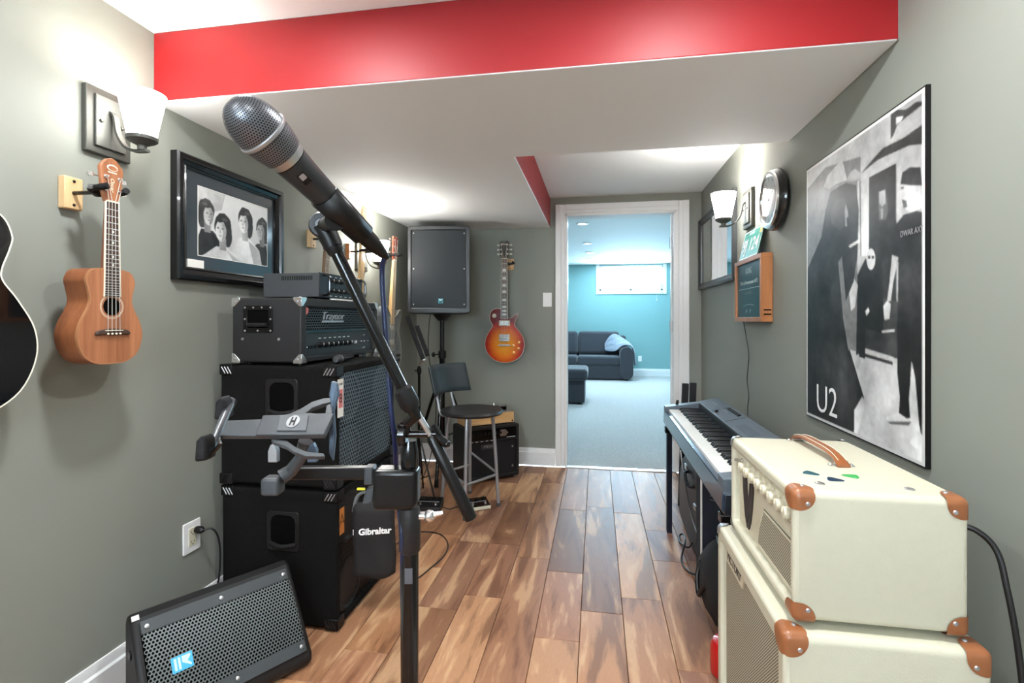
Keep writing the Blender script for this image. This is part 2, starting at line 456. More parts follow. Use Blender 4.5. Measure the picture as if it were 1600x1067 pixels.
# floor: screed and planks
fl = struct(BX(XL - .1, XR + .1, YF - .1, 4.03, -.06, -.012).build('floor', M('screed', c(70, 52, 40), .8)), 'glossy acacia plank floor')
PW = .166; PLX = -.228
col = math.floor((XL - PLX) / PW); rnd = random.Random(21); k = 0
while PLX + col * PW < XR:
    x0 = max(XL, PLX + col * PW); x1 = min(XR, PLX + (col + 1) * PW); y = YF + rnd.uniform(-.6, 0); col += 1
    while y < 4.0:
        ln = rnd.choice((.36, .5, .62, .78, .95, 1.15)); y0 = max(y, YF); y1 = min(y + ln, 4.005); y += ln
        if y1 - y0 < .04: continue
        g = .0009; dz = rnd.uniform(-.0004, .0004)
        cx, cy = (x0 + x1) / 2, (y0 + y1) / 2
        BX(x0 + g, x1 - g, y0 + g, y1 - g, -.012, dz).build('plank', FLOORM, fl, org=(cx, cy, 0), bev=.0012, seg=1)
struct(BX(DX0, DX1, 4.005, 4.06, -.012, .006).build('trim_1', STEEL, bev=.004), 'metal threshold strip in the doorway')

def baseboard(name, pts, h=.138, t=.016):
    """two-step profile along a straight run; pts = start, end, outward normal"""
    (xa, ya), (xb, yb), (nx, ny) = pts
    d = Vector((xb - xa, yb - ya, 0)); m = frame((xa, ya, 0), d, (0, 0, 1))
    nz = m.to_3x3() @ Vector((0, 0, 1)); s = 1 if nz.x * nx + nz.y * ny > 0 else -1
    prof = [(0, 0), (0, h), (s * t * .35, h), (s * t * .5, h - .012), (s * t * .55, h - .03), (s * t, h - .036), (s * t, 0)]
    mb = MB(m); mb.add([(0, b_, a) for a, b_ in prof] + [(d.length, b_, a) for a, b_ in prof],
                       [tuple(range(7)), tuple(range(13, 6, -1))] + [(i, (i + 1) % 7, 7 + (i + 1) % 7, 7 + i) for i in range(7)])
    return struct(mb.build(name, TRIM, bev=.001, seg=1))
baseboard('baseboard_left', ((XL, YF), (XL, YB), (1, 0)))
baseboard('baseboard_right', ((XR, YF), (XR, YB), (-1, 0)))
baseboard('baseboard_back', ((XL, YB), (DX0 - .078, YB), (0, -1)))
# door casing, jambs, hinges, leaf folded back in the far room
dr = struct(thing('door_1', 'white door frame with open door leaf', 'door', (DX0, YB, 0))); del dr['category']
def casing(x0, x1, z0, z1, ver, inn):
    mb = MB(); mb.box(x0, x1, YB - .016, YB, z0, z1)
    if ver: mb.box(x0 if inn > 0 else x0 + .03, x1 - .03 if inn > 0 else x1, YB - .024, YB - .016, z0, z1)
    else: mb.box(x0, x1, YB - .024, YB - .016, z0 + .03, z1)
    return mb.build('casing', TRIM, dr, True, bev=.004)
casing(DX0 - .077, DX0, 0, DZ + .075, True, 1)
casing(DX1 + .02, DX1 + .097, 0, DZ + .075, True, -1)
casing(DX0, DX1 + .02, DZ, DZ + .075, False, 0)
for x0, x1 in ((DX0 - .001, DX0 + .018), (DX1 - .018, DX1 + .02)):
    BX(x0, x1, YB - .012, YB + .13, 0, DZ).build('jamb', TRIM, dr, True, bev=.002)
BX(DX0, DX1, YB - .012, YB + .13, DZ - .018, DZ + .001).build('jamb', TRIM, dr, True, bev=.002)
BX(DX1 - .03, DX1 - .018, YB + .05, YB + .085, 0, DZ - .018).build('stop', TRIM, dr, True, bev=.002)
for z in (.28, 1.13, 1.80):
    mb = MB(); mb.box(DX1 - .0205, DX1 - .016, YB + .0, YB + .05, z - .045, z + .045); mb.cyl((DX1 - .022, YB + .135, z - .045), (DX1 - .022, YB + .135, z + .045), .007)
    mb.build('hinge', STEEL, dr, True)
lf = MB(frame((DX1 - .01, YB + .155, .012), (math.cos(math.radians(8)), math.sin(math.radians(8)), 0), (0, 0, 1)))
lf.box(0, .80, 0, 2.0, -.036, 0)
lf.build('door_leaf', TRIM, dr, True, bev=.002)

# ================================================================== THE NEIGHBOURING ROOM
Y1, Y2, FX0, FX1, FZ = YB + .12, 10.8, -3.2, 3.0, 2.36
struct(BX(FX0, FX1, 4.062, Y2 + .1, -.05, .004).build('floor_carpet', CARPET), 'pale grey carpet in the far room')
struct(BX(FX0, FX1, Y1, Y2 + .1, FZ, FZ + .06).build('ceiling_far', CEIL), 'white ceiling of the far room')
struct(BX(FX0 - .1, FX0, Y1, Y2, 0, FZ).build('wall_far_left', TEAL)); struct(BX(FX1, FX1 + .1, Y1, Y2, 0, FZ).build('wall_far_right', TEAL))
mb = MB(); mb.box(FX0, XL - .1, Y1 - .02, Y1, 0, FZ); mb.box(XR + .1, FX1, Y1 - .02, Y1, 0, FZ); mb.box(XL - .1, XR + .1, Y1 - .12, Y1, ZH + .06, FZ)
struct(mb.build('wall_far_near', TEAL))
WX0, WX1, WZ0, WZ1 = .06, 1.37, 1.80, 2.34
mb = MB(); mb.box(FX0, WX0, Y2, Y2 + .14, 0, FZ); mb.box(WX1, FX1, Y2, Y2 + .14, 0, FZ); mb.box(WX0, WX1, Y2, Y2 + .14, 0, WZ0); mb.box(WX0, WX1, Y2, Y2 + .14, WZ1, FZ)
struct(mb.build('wall_far_back', TEAL), 'teal wall of the far room below the window')
baseboard('baseboard_far', ((FX0, Y2), (FX1, Y2), (0, -1)), h=.16)
win = struct(thing('window_1', 'small bright basement window high on the teal wall', 'window', (WX0, Y2, WZ0))); del win['category']
for x0, x1, z0, z1 in ((WX0 - .07, WX0, WZ0 - .07, FZ - .002), (WX1, WX1 + .07, WZ0 - .07, FZ - .002), (WX0, WX1, WZ0 - .07, WZ0)):
    BX(x0, x1, Y2 - .02, Y2, z0, z1).build('casing', TRIM, win, True, bev=.004)
fr = MB(); fr.box(WX0, WX0 + .04, Y2 + .06, Y2 + .1, WZ0, WZ1); fr.box(WX1 - .04, WX1, Y2 + .06, Y2 + .1, WZ0, WZ1); fr.box((WX0 + WX1) / 2 - .02, (WX0 + WX1) / 2 + .02, Y2 + .06, Y2 + .1, WZ0, WZ1)
fr.box(WX0, WX1, Y2 + .06, Y2 + .1, WZ0, WZ0 + .04); fr.box(WX0, WX1, Y2 + .06, Y2 + .1, WZ1 - .04, WZ1)
fr.build('window_frame', WHITEP, win, True)
for x0, x1 in ((WX0 + .04, (WX0 + WX1) / 2 - .02), ((WX0 + WX1) / 2 + .02, WX1 - .04)):
    BX(x0, x1, Y2 + .075, Y2 + .08, WZ0 + .04, WZ1 - .04).build('pane', GLASS, win, True)
BLIND = M('blind_slat', c(245, 247, 250), .5, var=.02)
bl = thing('window_blind', 'white raised horizontal blind in the basement window', 'blind', (WX0, Y2 + .03, WZ0 + .1))
for i in range(11):
    BX(WX0 + .02, WX1 - .02, Y2 + .015, Y2 + .045, WZ0 + .13 + i * .036, WZ0 + .132 + i * .036).build('slat', BLIND, bl, True)
BX(WX0 + .02, WX1 - .02, Y2 + .018, Y2 + .042, WZ0 + .1, WZ0 + .118).build('bottom_rail', M('blind_rail', c(170, 186, 190), .5), bl, True, bev=.003)
BX(WX0 + .01, WX1 - .01, Y2 + .012, Y2 + .05, WZ1 - .035, WZ1 - .002).build('head_rail', BLIND, bl, True, bev=.003)
mb = MB(); mb.tube([(1.24, Y2 - .03, WZ1 - .02), (1.24, Y2 - .03, 1.62)], .002, 6); mb.build('cord', WHITEP, bl, True)
MB().lathe([(.002, 0), (.009, .004), (.006, .03), (.002, .034)], (1.24, Y2 - .03, 1.586)).build('cord_tassel', WHITEP, bl, True)
# pot lights: trim ring and glowing lens
LENS = emis('fill_lamp_lens', (1, .98, .95, 1), 14); LENSF = emis('lamp_lens_cool', (.85, .95, 1, 1), 14)
def pot(x, y, z, lens, label, group):
    t = thing('recessed_light', label, 'ceiling light', (x, y, z), group=group)
    MB().lathe([(.05, -.001), (.053, -.012), (.075, -.006), (.078, 0), (.05, 0)], n=28, closed=True).build('trim_ring', WHITEP, t)
    MB().lathe([(.0001, -.002), (.05, -.002)], n=24, closed=True).build('lens', lens, t)
    return t
for (x, y), wh_ in zip(FILLPOTS, ('above the black acoustic guitar', 'above the cream amp head', 'behind the viewpoint on the left', 'behind the viewpoint on the right', 'nearest the rear wall')): pot(x, y, ZH, LENS, 'added round recessed fill light, out of view in the high ceiling ' + wh_, 'added fill lights over the music room')  # trims and lenses of the added fill lights
for i, (x, y) in enumerate(FARPOTS[:4]):
    pot(x, y, FZ, LENSF, 'round recessed ceiling light seen through the doorway, %s of the row' % ('nearest', 'second nearest', 'third nearest', 'farthest')[i], 'recessed lights in the far room')
for (x, y), wh_ in zip(FARPOTS[4:], ('right of the doorway, nearer', 'right of the doorway, farther', 'left of the ottoman', 'left of the sofa')): pot(x, y, FZ, LENSF, 'round far room ceiling light ' + wh_, 'side recessed lights of the far room')

# sofa, throw, ottoman
SX0, SX1, SY0, SY1 = -1.45, .70, 9.86, 10.74
so = thing('sofa', 'charcoal fabric two-seat sofa against the teal wall', 'sofa', ((SX0 + SX1) / 2, SY0, 0))
BX(SX0 + .05, SX1 - .05, SY0 + .04, SY1, .03, .30).build('base', SOFA, so, True, bev=.02, seg=3)
BX(SX0 + .1, SX1 - .1, SY1 - .24, SY1, .28, .86).build('back', SOFA, so, True, bev=.05, seg=4)
SM = (SX0 + SX1) / 2
for x0, x1 in ((SX0 + .24, SM), (SM, SX1 - .24)):
    BX(x0 + .004, x1 - .004, SY0 + .01, SY1 - .2, .295, .475).build('seat_cushion', SOFA, so, True, bev=.05, seg=4)
    mb = MB(frame(((x0 + x1) / 2, SY1 - .29, .45), (1, 0, 0), (0, .22, 1))); mb.box(-(x1 - x0) / 2 + .004, (x1 - x0) / 2 - .004, 0, .49, -.02, .17)
    mb.build('back_cushion', SOFA, so, True, bev=.07, seg=4)
for x in (SX0 + .125, SX1 - .125):
    o_ = rrect(x - .125, x + .125, .03, .66, .118, 6)
    MB().prism(o_, SY0, SY1 - .05, 'xz').build('arm', SOFA, so, True, bev=.012, seg=2)
for x in (SX0 + .12, SX1 - .12):
    for y in (SY0 + .08, SY1 - .08): MB().cyl((x, y, .004), (x, y, .035), .022, .028).build('leg', BLKP, so, True)
# throw draped over the right arm: follows the arm's rounded section
THROW = M('throw_fleece', c(128, 138, 150), .95, var=.25, vs=14, bmp=.6, bscale=90, bdist=.01, sheen=.4)
path = [(.16, 10.20, .56, 10.27, .70), (.22, 10.17, .53, 10.29, .80), (.30, 10.12, .52, 10.31, .87), (.38, 10.05, .54, 10.32, .88), (.43, 9.99, .62, 10.33, .86), (.50, 9.93, .69, 10.36, .82), (.58, 9.91, .70, 10.38, .77), (.66, 9.90, .69, 10.38, .71),
        (.715, 9.92, .62, 10.37, .64), (.735, 9.95, .50, 10.36, .52), (.745, 9.98, .38, 10.34, .42), (.752, 10.02, .27, 10.30, .34)]
vs = []; fs = []; ny = 22
for i, (x, ya, za, yb, zb) in enumerate(path):
    for j in range(ny):
        t = j / (ny - 1); wv = .013 * math.sin(t * 19 + i * .5) + .009 * math.sin(t * 43 + i)
        vs.append((x + (wv + .012 if i > 7 else 0), ya + (yb - ya) * t + (wv * .8 - .01 if i < 5 else 0), za + (zb - za) * t + (wv + .012 if i <= 7 else 0) + (.04 * math.sin(t * 9) if i == 11 else 0)))
for i in range(len(path) - 1):
    for j in range(ny - 1): fs.append((i * ny + j, i * ny + j + 1, (i + 1) * ny + j + 1, (i + 1) * ny + j))
th = MB().add(vs, fs).build('throw_blanket', THROW, org=(.6, SY0 + .3, .68))
sd = th.modifiers.new('thick', 'SOLIDIFY'); sd.thickness = .014; sd.offset = 1
sb = th.modifiers.new('sub', 'SUBSURF'); sb.levels = sb.render_levels = 1
tag(th, 'pale blue-grey throw blanket draped over the sofa arm', 'blanket')
ot = thing('ottoman', 'charcoal ottoman with padded top in front of the sofa', 'ottoman', (-.6, 7.3, 0))
BX(-1.08, -.16, 6.99, 7.62, .03, .34).build('base', SOFA, ot, True, bev=.02, seg=3)
BX(-1.11, -.12, 6.95, 7.65, .335, .50).build('cushion', SOFA, ot, True, bev=.05, seg=4)
for x in (-1.0, -.24):
    for y in (7.06, 7.55): MB().cyl((x, y, .004), (x, y, .035), .02, .026).build('leg', BLKP, ot, True)

def wallplate(name, label, cat, o, x, y, kind, h=.115, w_=.072):
    """plate in its own frame: local X along the wall, Y up, Z out of the wall"""
    t = thing(name, label, cat, o); m = frame(o, x, y)
    MB(m).prism(rrect(-w_ / 2, w_ / 2, -h / 2, h / 2, .004), .0002, .006).build('cover_plate', WHITEP, t, True, bev=.0015)
    if kind == 'switch':
        MB(m).prism(rrect(-.017, .017, -.034, .034, .002), .0055, .009).build('rocker', WHITEP, t, True, bev=.001)
    else:
        MB(m).prism(rrect(-.017, .017, -.034, .034, .003), .0055, .0085).build('socket', CREAMP if kind == 'x' else WHITEP, t, True, bev=.001)
        k = MB(m)
        for s in (-.018, .018):
            for dx in (-.006, .006): k.box(dx - .001, dx + .001, s - .004, s + .004, .0082, .0088)
            k.lathe([(.0026, .0082), (.0026, .0088)], (0, s - .009, 0), n=10)
        k.build('slot', BLKP, t, True)
    for s in (-.048, .048): MB(m).lathe([(.003, .005), (.002, .0068)], (0, s, 0), n=10).build('screw', WHITEP, t, True)
    return t
wallplate('power_outlet', 'white outlet low on the teal wall beside the sofa', 'outlet', (.90, Y2, .37), (1, 0, 0), (0, 0, 1), 'outlet')
wallplate('light_switch', 'white rocker light switch left of the doorway', 'light switch', (-.394, YB, 1.345), (1, 0, 0), (0, 0, 1), 'switch')

# ================================================================== SCONCES
SHADE = emis('frosted_shade', (1, .975, .94, 1), 38.0); SHADE1 = emis('frosted_shade_dimmed', (1, .975, .94, 1), 13.0)
def sconce(o, x, label, power, shade):
    """o: centre of the wall plate; x: direction along the wall so that x cross up points out"""
    t = thing('wall_sconce', label, 'wall lamp', o, group='frosted glass wall sconces'); m = frame(o, x, (0, 0, 1))
    p = MB(m); p.prism(rrect(-.072, .072, -.1, .1, .003), .0002, .018); p.build('wall_plate', BRONZE, t, True, bev=.003)
    p = MB(m); p.prism(rrect(-.048, .048, -.078, .078, .002), .018, .026); p.build('raised_panel', BRONZEG, t, True, bev=.002)
    for s in (-.033, .033): MB(m).lathe([(.006, .026), (.005, .032), (.001, .034)], (s, 0, 0), n=12).build('screw', BRONZE, t, True)
    a = [(0, .035, .026), (0, .02, .04), (0, -.03, .05), (0, -.07, .075), (0, -.085, .105), (0, -.088, .13), (0, -.088, .155)]
    q = MB(m)
    pts = ospline(a, 5)
    for i in range(len(pts) - 1):
        d = (pts[i + 1] - pts[i]).normalized(); nn = Vector((1, 0, 0)).cross(d) * .004; w_ = Vector((.0085, 0, 0))
        A, B = pts[i] - d * .001, pts[i + 1] + d * .001
        q.add([A - w_ - nn, A + w_ - nn, A + w_ + nn, A - w_ + nn, B - w_ - nn, B + w_ - nn, B + w_ + nn, B - w_ + nn], [(3, 2, 1, 0), (4, 5, 6, 7), (0, 1, 5, 4), (1, 2, 6, 5), (2, 3, 7, 6), (3, 0, 4, 7)])
    q.build('curved_arm', BRONZEG, t, True)
    c0 = m @ Vector((0, -.084, .135))
    MB().lathe([(.012, 0), (.013, .012), (.02, .016), (.036, .024), (.041, .028), (.042, .038), (.0405, .038)], c0, n=28).build('cup', BRONZE, t, True)
    s0 = c0 + Vector((0, 0, .032))
    MB().lathe([(.001, .0), (.037, .0), (.042, .03), (.062, .132), (.0635, .138), (.061, .138), (.059, .131), (.039, .03), (.034, .004), (.001, .004)], s0, n=36, closed=True).build('glass_shade', shade, t, True)
    l = bpy.data.lights.new('sconce_bulb', 'POINT'); l.energy = power; l.color = (1, .965, .91); l.shadow_soft_size = .025
    lo = bpy.data.objects.new('sconce_bulb', l); COL.objects.link(lo); lo.location = s0 + Vector((0, 0, .10))
    return t
sconce((XL, 1.318, 1.785), (0, 1, 0), 'wall sconce glowing just above the hanging ukulele', 1.6, SHADE1)
sconce((XL, 3.02, 1.60), (0, 1, 0), 'distant wall sconce partly hidden behind the microphone clip', 6, SHADE)
sconce((XR, 2.80, 1.765), (0, -1, 0), 'wall sconce between the round clock and the framed mirror', 5, SHADE)

# ================================================================== STRINGED INSTRUMENTS (local: x across, z up, face towards -y)
def sym(half):
    r = list(half)
    if abs(r[0][0]) < 1e-6 and abs(r[-1][0]) < 1e-6: return r + [(-x, z) for x, z in r[-2:0:-1]]
    return r + [(-x, z) for x, z in r[::-1]]
def instrument(t, S):
    """builds the parts of one guitar, bass or ukulele under the empty t"""
    out = cspline(S['out'], 5); dp = S['depth']
    MB().prism(out, .0015, dp, 'xz').build('body', S['side'], t, bev=S.get('round', .004), seg=3)
    inn = inset(out, .0035)
    hole = S.get('hole')
    if hole:
        hz, hr = hole; n = len(inn)
        mb = MB(); h = [(hr * math.cos(2 * PI * i / 40), hz + hr * math.sin(2 * PI * i / 40)) for i in range(40)]
        ii = [inn[int(i * n / 40)] for i in range(40)]
        # top with a real sound hole: band from the outline to the hole, matched by angle
        cx, cz = 0, hz; srt = sorted(inn, key=lambda p: math.atan2(p[1] - cz, p[0] - cx)); hh = [(hr * math.cos(math.atan2(p[1] - cz, p[0])), cz + hr * math.sin(math.atan2(p[1] - cz, p[0]))) for p in srt]
        mb.ring(srt, hh, -.0015, .0016, 'xz'); mb.build('top', S['top'], t, smooth=False)
        MB().lathe([(.0001, .001), (hr + .002, .001)], (0, 0, hz), (0, -1, 0), 32, True).build('sound_hole', DARK, t)
        for k in S.get('rosette', ((hr + .006, .0012), (hr + .010, .0008))):
            MB().ring(circ(0, hz, k[0] + k[1], 40), circ(0, hz, k[0], 40), -.0019, -.0015, 'xz').build('rosette', BONE, t)
    else:
        MB().prism(inn, -.0015, .0016, 'xz').build('top', S['top'], t, bev=.0015)
    if S.get('bind'): MB().ring(out, inn, -.0016, .006, 'xz').build('binding', S['bind'], t)
    fb0, nut, w0, w1 = S['fb']; nt_ = S.get('neck', MAHOG); yb = S.get('fby', .006); br = S['br']; ns = S['n']
    hb = S['heel']
    MB().add([(-w0 * .48, -yb + .002, hb), (w0 * .48, -yb + .002, hb), (w1 * .48, -yb + .002, nut), (-w1 * .48, -yb + .002, nut),
              (-w0 * .3, .028, hb), (w0 * .3, .028, hb), (w1 * .3, .014, nut), (-w1 * .3, .014, nut)],
             [(0, 1, 2, 3), (7, 6, 5, 4), (4, 5, 1, 0), (5, 6, 2, 1), (6, 7, 3, 2), (7, 4, 0, 3)]).build('neck', nt_, t, bev=.005, seg=3)
    MB().add([(-w0 / 2, -yb, fb0), (w0 / 2, -yb, fb0), (w1 / 2, -yb, nut), (-w1 / 2, -yb, nut), (-w0 / 2, -yb + .004, fb0), (w0 / 2, -yb + .004, fb0), (w1 / 2, -yb + .004, nut), (-w1 / 2, -yb + .004, nut)],
             [(0, 1, 2, 3), (7, 6, 5, 4), (4, 5, 1, 0), (5, 6, 2, 1), (6, 7, 3, 2), (7, 4, 0, 3)]).build('fretboard', S.get('board', ROSEW), t)
    def wid(z): return w0 + (w1 - w0) * (z - fb0) / (nut - fb0)
    scale = nut - S['br']
    if S.get('fbbind'):
        for s in (-1, 1):
            MB().add([(s * w0 / 2, -yb - .0004, fb0), (s * (w0 / 2 + .0018), -yb - .0004, fb0), (s * (w1 / 2 + .0018), -yb - .0004, nut), (s * w1 / 2, -yb - .0004, nut),
                      (s * w0 / 2, -yb + .005, fb0), (s * (w0 / 2 + .0018), -yb + .005, fb0), (s * (w1 / 2 + .0018), -yb + .005, nut), (s * w1 / 2, -yb + .005, nut)],
                     [(0, 1, 2, 3), (7, 6, 5, 4), (4, 5, 1, 0), (5, 6, 2, 1), (6, 7, 3, 2), (7, 4, 0, 3)]).build('neck_binding', S['fbbind'], t)
    zs = [nut - scale * (1 - 2 ** (-k / 12)) for k in range(0, 24)]
    for z in zs[1:]:
        if z < fb0 + .003: break
        BX(-wid(z) / 2, wid(z) / 2, -yb - .001, -yb, z - .0009, z + .0009).build('fret', STEEL, t)
    for k in S.get('inlay', ()):
        z = (zs[k] + zs[k - 1]) / 2
        if z < fb0: break
        if S.get('block'):
            h = min(.011, (zs[k - 1] - zs[k]) * .32); q = wid(z) * .34
            MB().prism([(-q, z - h), (q, z - h), (q * .8, z + h), (-q * .8, z + h)], -yb - .0005, -yb, 'xz').build('inlay', PEARL, t)
        else: MB().lathe([(.0035, 0), (.0035, .0006)], (0, -yb, z), (0, -1, 0), 12).build('inlay', PEARL, t)
    BX(-w1 / 2, w1 / 2, -yb - .003, -yb + .006, nut, nut + .004).build('nut', BONE, t)
    hd = S['head']
    h = MB().prism(cspline(hd, 3) if S.get('hsmooth', 1) else hd, -yb + .002, -yb + .014, 'xz').build('headstock', S.get('hmat', nt_), t, bev=.0015)
    if S.get('hlogo'):
        body, sz, z = S['hlogo']
        MB().text(body, frame((0, -yb + .0018, z), (1, 0, 0), (0, 0, 1)), sz, .0003, shear=.3).build('lettering', S.get('hink', BONE), h)
    for x, z, sd in S['pegs']:
        p = MB(); p.cyl((x, -yb - .008, z), (x, -yb + .016, z), .003, n=10); p.lathe([(.0055, 0), (.0055, .002)], (x, -yb + .002, z), (0, -1, 0), 12)
        p.cyl((x, -yb + .02, z), (x + sd * .022, -yb + .02, z), .002, n=8)
        p.prism(rrect(x + sd * .028 - .009, x + sd * .028 + .009, z - .006, z + .006, .004), -yb + .017, -yb + .023, 'xz')
        p.build('tuning_peg', S.get('pegmat', CHROME), t)
    bw = S['bw']
    for i in range(ns):
        u = (i / (ns - 1) - .5)
        pz = S['pegs'][i]
        MB().tube([(u * bw, S.get('bry', -.008), br), (u * w1 * .78, -yb - .003, nut + .002), (pz[0], -yb - .004, pz[1])], S.get('sr', .0007), 5).build('string', STRING, t)

def uke_pegs(nut, w=.017): return [(-w, nut + .035, -1), (-w, nut + .07, -1), (w, nut + .07, 1), (w, nut + .035, 1)]
u = thing('ukulele', 'brown mahogany ukulele hanging below the nearest left sconce', 'ukulele', (-1.357, 1.207, 1.056), PI / 2, ry=math.radians(0), rx=math.radians(0))
nutz = .457
instrument(u, dict(out=sym([(0, 0), (.045, .004), (.08, .028), (.096, .075), (.089, .115), (.069, .155), (.062, .18), (.068, .212), (.072, .236), (.058, .262), (.028, .269), (0, .27)]), depth=.076, side=UKESIDE, top=UKETOP, bind=M('uke_bind', c(158, 108, 72), .4),
    hole=(.162, .0255), rosette=((.031, .001), (.034, .0007)), fb=(.190, nutz, .046, .036), fby=.005, heel=.2, nut=nutz, br=.092, bw=.036, bry=-.009, n=4, inlay=(5, 7, 10, 12), board=ROSEW, fbbind=BONE,
    neck=MAHOG, head=[(-.018, nutz), (.018, nutz), (.027, nutz + .025), (.034, nutz + .095), (.030, nutz + .104), (.014, nutz + .121), (0, nutz + .126), (-.014, nutz + .121), (-.030, nutz + .104), (-.034, nutz + .095), (-.027, nutz + .025)], hsmooth=0, hmat=UKETOP, pegs=uke_pegs(nutz, .02), sr=.0009))
MB().prism(cspline([(-.05, .082), (-.03, .084), (0, .083), (.03, .084), (.05, .082), (.047, .093), (.028, .098), (0, .1), (-.028, .098), (-.047, .093)], 3), -.009, -.0015, 'xz').build('bridge', ROSEW, u, bev=.002)
k = MB(); k.ring(circ(.0, nutz + .098, .016, 20, .009), circ(.001, nutz + .097, .0135, 20, .0068), -.0036, -.0028, 'xz'); k.box(-.013, .013, -.0036, -.0028, nutz + .083, nutz + .086)
k.text('Oscar', frame((.0, -.0032, nutz + .05), (0, 0, -1), (1, 0, 0)), .016, .0003, shear=.3); k.build('headstock_logo', BONE, u)
BX(-.026, .026, -.0115, -.008, .0935, .0955).build('saddle', BONE, u)
for i in range(4): MB().sph(((i / 3 - .5) * .036, -.010, .085), .003, 10).build('string_knot', BONE, u)

def hanger(o, label, reach, wood_m=PINE, x=(0, 1, 0), half=.032, tip=.045):
    """wooden block, stem and padded yoke; local z points out of the wall"""
    t = thing('guitar_hanger', label, 'wall hanger', o); m = frame(o, x, (0, 0, 1))
    MB(m).cbox(0, 0, .012, .052, .092, .0236).build('wood_block', wood_m, t, True, bev=.003)
    for s in (-.034, .034): MB(m).lathe([(.0045, .0236), (.0035, .026)], (0, s, 0), n=10).build('screw', BLKP, t, True)
    MB(m).cyl((0, 0, .023), (0, 0, reach - .02), .006).build('stem', BLKM, t, True)
    k = MB(m); k.lathe([(.012, .0), (.014, .006), (.014, .016), (.01, .02)], (0, 0, reach - .03)); k.build('swivel', BLKP, t, True)
    for s in (-1, 1):
        k = MB(m); k.tube(ospline([(0, 0, reach - .018), (s * half * .7, 0, reach - .016), (s * (half + .004), .002, reach), (s * (half + .002), .004, reach + tip * .6), (s * (half - .004), .008, reach + tip)], 4), [.008] * 12 + [.009] * 5, 10)
        k.build('yoke_arm', RUBBER, t, True)
    return t
hanger((XL, 1.207, 1.545), 'pine hanger block holding the ukulele', .125)

# black cutaway-free acoustic guitar at the left edge of the picture
ac = thing('acoustic_guitar', 'glossy black acoustic guitar with white binding at the left edge', 'guitar', (-1.392, .845, .955), PI / 2)
nz = .83
instrument(ac, dict(out=sym([(0, 0), (.09, .006), (.16, .05), (.196, .13), (.192, .205), (.155, .275), (.125, .318), (.122, .345), (.138, .395), (.143, .43), (.12, .475), (.06, .496), (0, .498)]), depth=.1, side=BLKG, top=BLKG, bind=M('ivory_binding', c(226, 222, 206), .3),
    hole=(.345, .05), fb=(.4, nz, .055, .044), heel=.42, nut=nz, br=.17, bw=.055, n=6, inlay=(3, 5, 7, 9, 12), neck=MAHOG, head=[(-.022, nz), (.022, nz), (.032, nz + .03), (.036, nz + .17), (-.036, nz + .17), (-.032, nz + .03)], hsmooth=0, hmat=BLKG,
    pegs=[(-.024, nz + .05 + .045 * i, -1) for i in range(3)] + [(.024, nz + .14 - .045 * i, 1) for i in range(3)]))
MB().prism(rrect(-.085, .085, .155, .183, .008), -.009, -.0015, 'xz').build('bridge', ROSEW, ac, bev=.002)
hanger((XL, .845, 1.81), 'pine hanger block holding the black acoustic guitar', .12)

# electric basses and guitar farther along the left wall
ELE = [(0, .0), (.09, .012), (.15, .06), (.163, .12), (.145, .19), (.118, .245), (.125, .31), (.15, .37), (.155, .42), (.125, .435), (.085, .39), (.045, .36), (0, .355), (-.04, .37), (-.075, .41), (-.11, .47), (-.14, .475), (-.148, .43), (-.13, .35), (-.118, .27), (-.145, .20), (-.168, .13), (-.15, .055), (-.09, .01)]
def bass(label, loc, tilt, body_m, neck_m, nz):
    t = thing('electric_bass', label, 'bass guitar', loc, PI / 2, rx=tilt)
    instrument(t, dict(out=ELE, depth=.04, round=.01, side=body_m, top=body_m, fb=(.30, nz, .058, .042), heel=.3, nut=nz, br=.13, bw=.057, n=4, inlay=(3, 5, 7, 9, 12, 15), neck=neck_m, board=neck_m, sr=.0011,
        head=[(-.021, nz), (.021, nz), (.03, nz + .05), (.036, nz + .16), (.02, nz + .2), (-.02, nz + .185), (-.034, nz + .12), (-.03, nz + .04)], hmat=neck_m, pegs=[(-.02, nz + .04 + .04 * i, -1) for i in range(4)]))
    BX(-.04, .04, -.012, -.0015, .105, .155).build('bridge', CHROME, t, bev=.002)
    BX(-.042, .042, -.009, -.0015, .2, .235).build('pickup', BLKP, t, bev=.003)
    for i in range(3): MB().lathe([(.011, 0), (.009, .014)], (.1 - .012 * i, -.0015, .09 + .04 * i), (0, -1, 0), 16).build('knob', BLKP, t)
    return t
bass('electric bass whose dark wood neck shows above the small amp head', (-1.462, 2.44, .55), .055, BLKG, wood('walnut_neck', c(96, 74, 54), c(128, 102, 78), sx=40), 1.0)
hanger((XL, 2.44, 1.61), 'pine hanger block above the small amp head', .11)
bass('electric bass with pale maple headstock left of the distant sconce', (-1.455, 2.855, .70), .05, M('sea_blue_gloss', c(60, 84, 96), .15, coat=1), MAPLE, .985)
hanger((XL, 2.855, 1.60), 'dark wood hanger block beside the distant sconce', .11, OAKBOX)
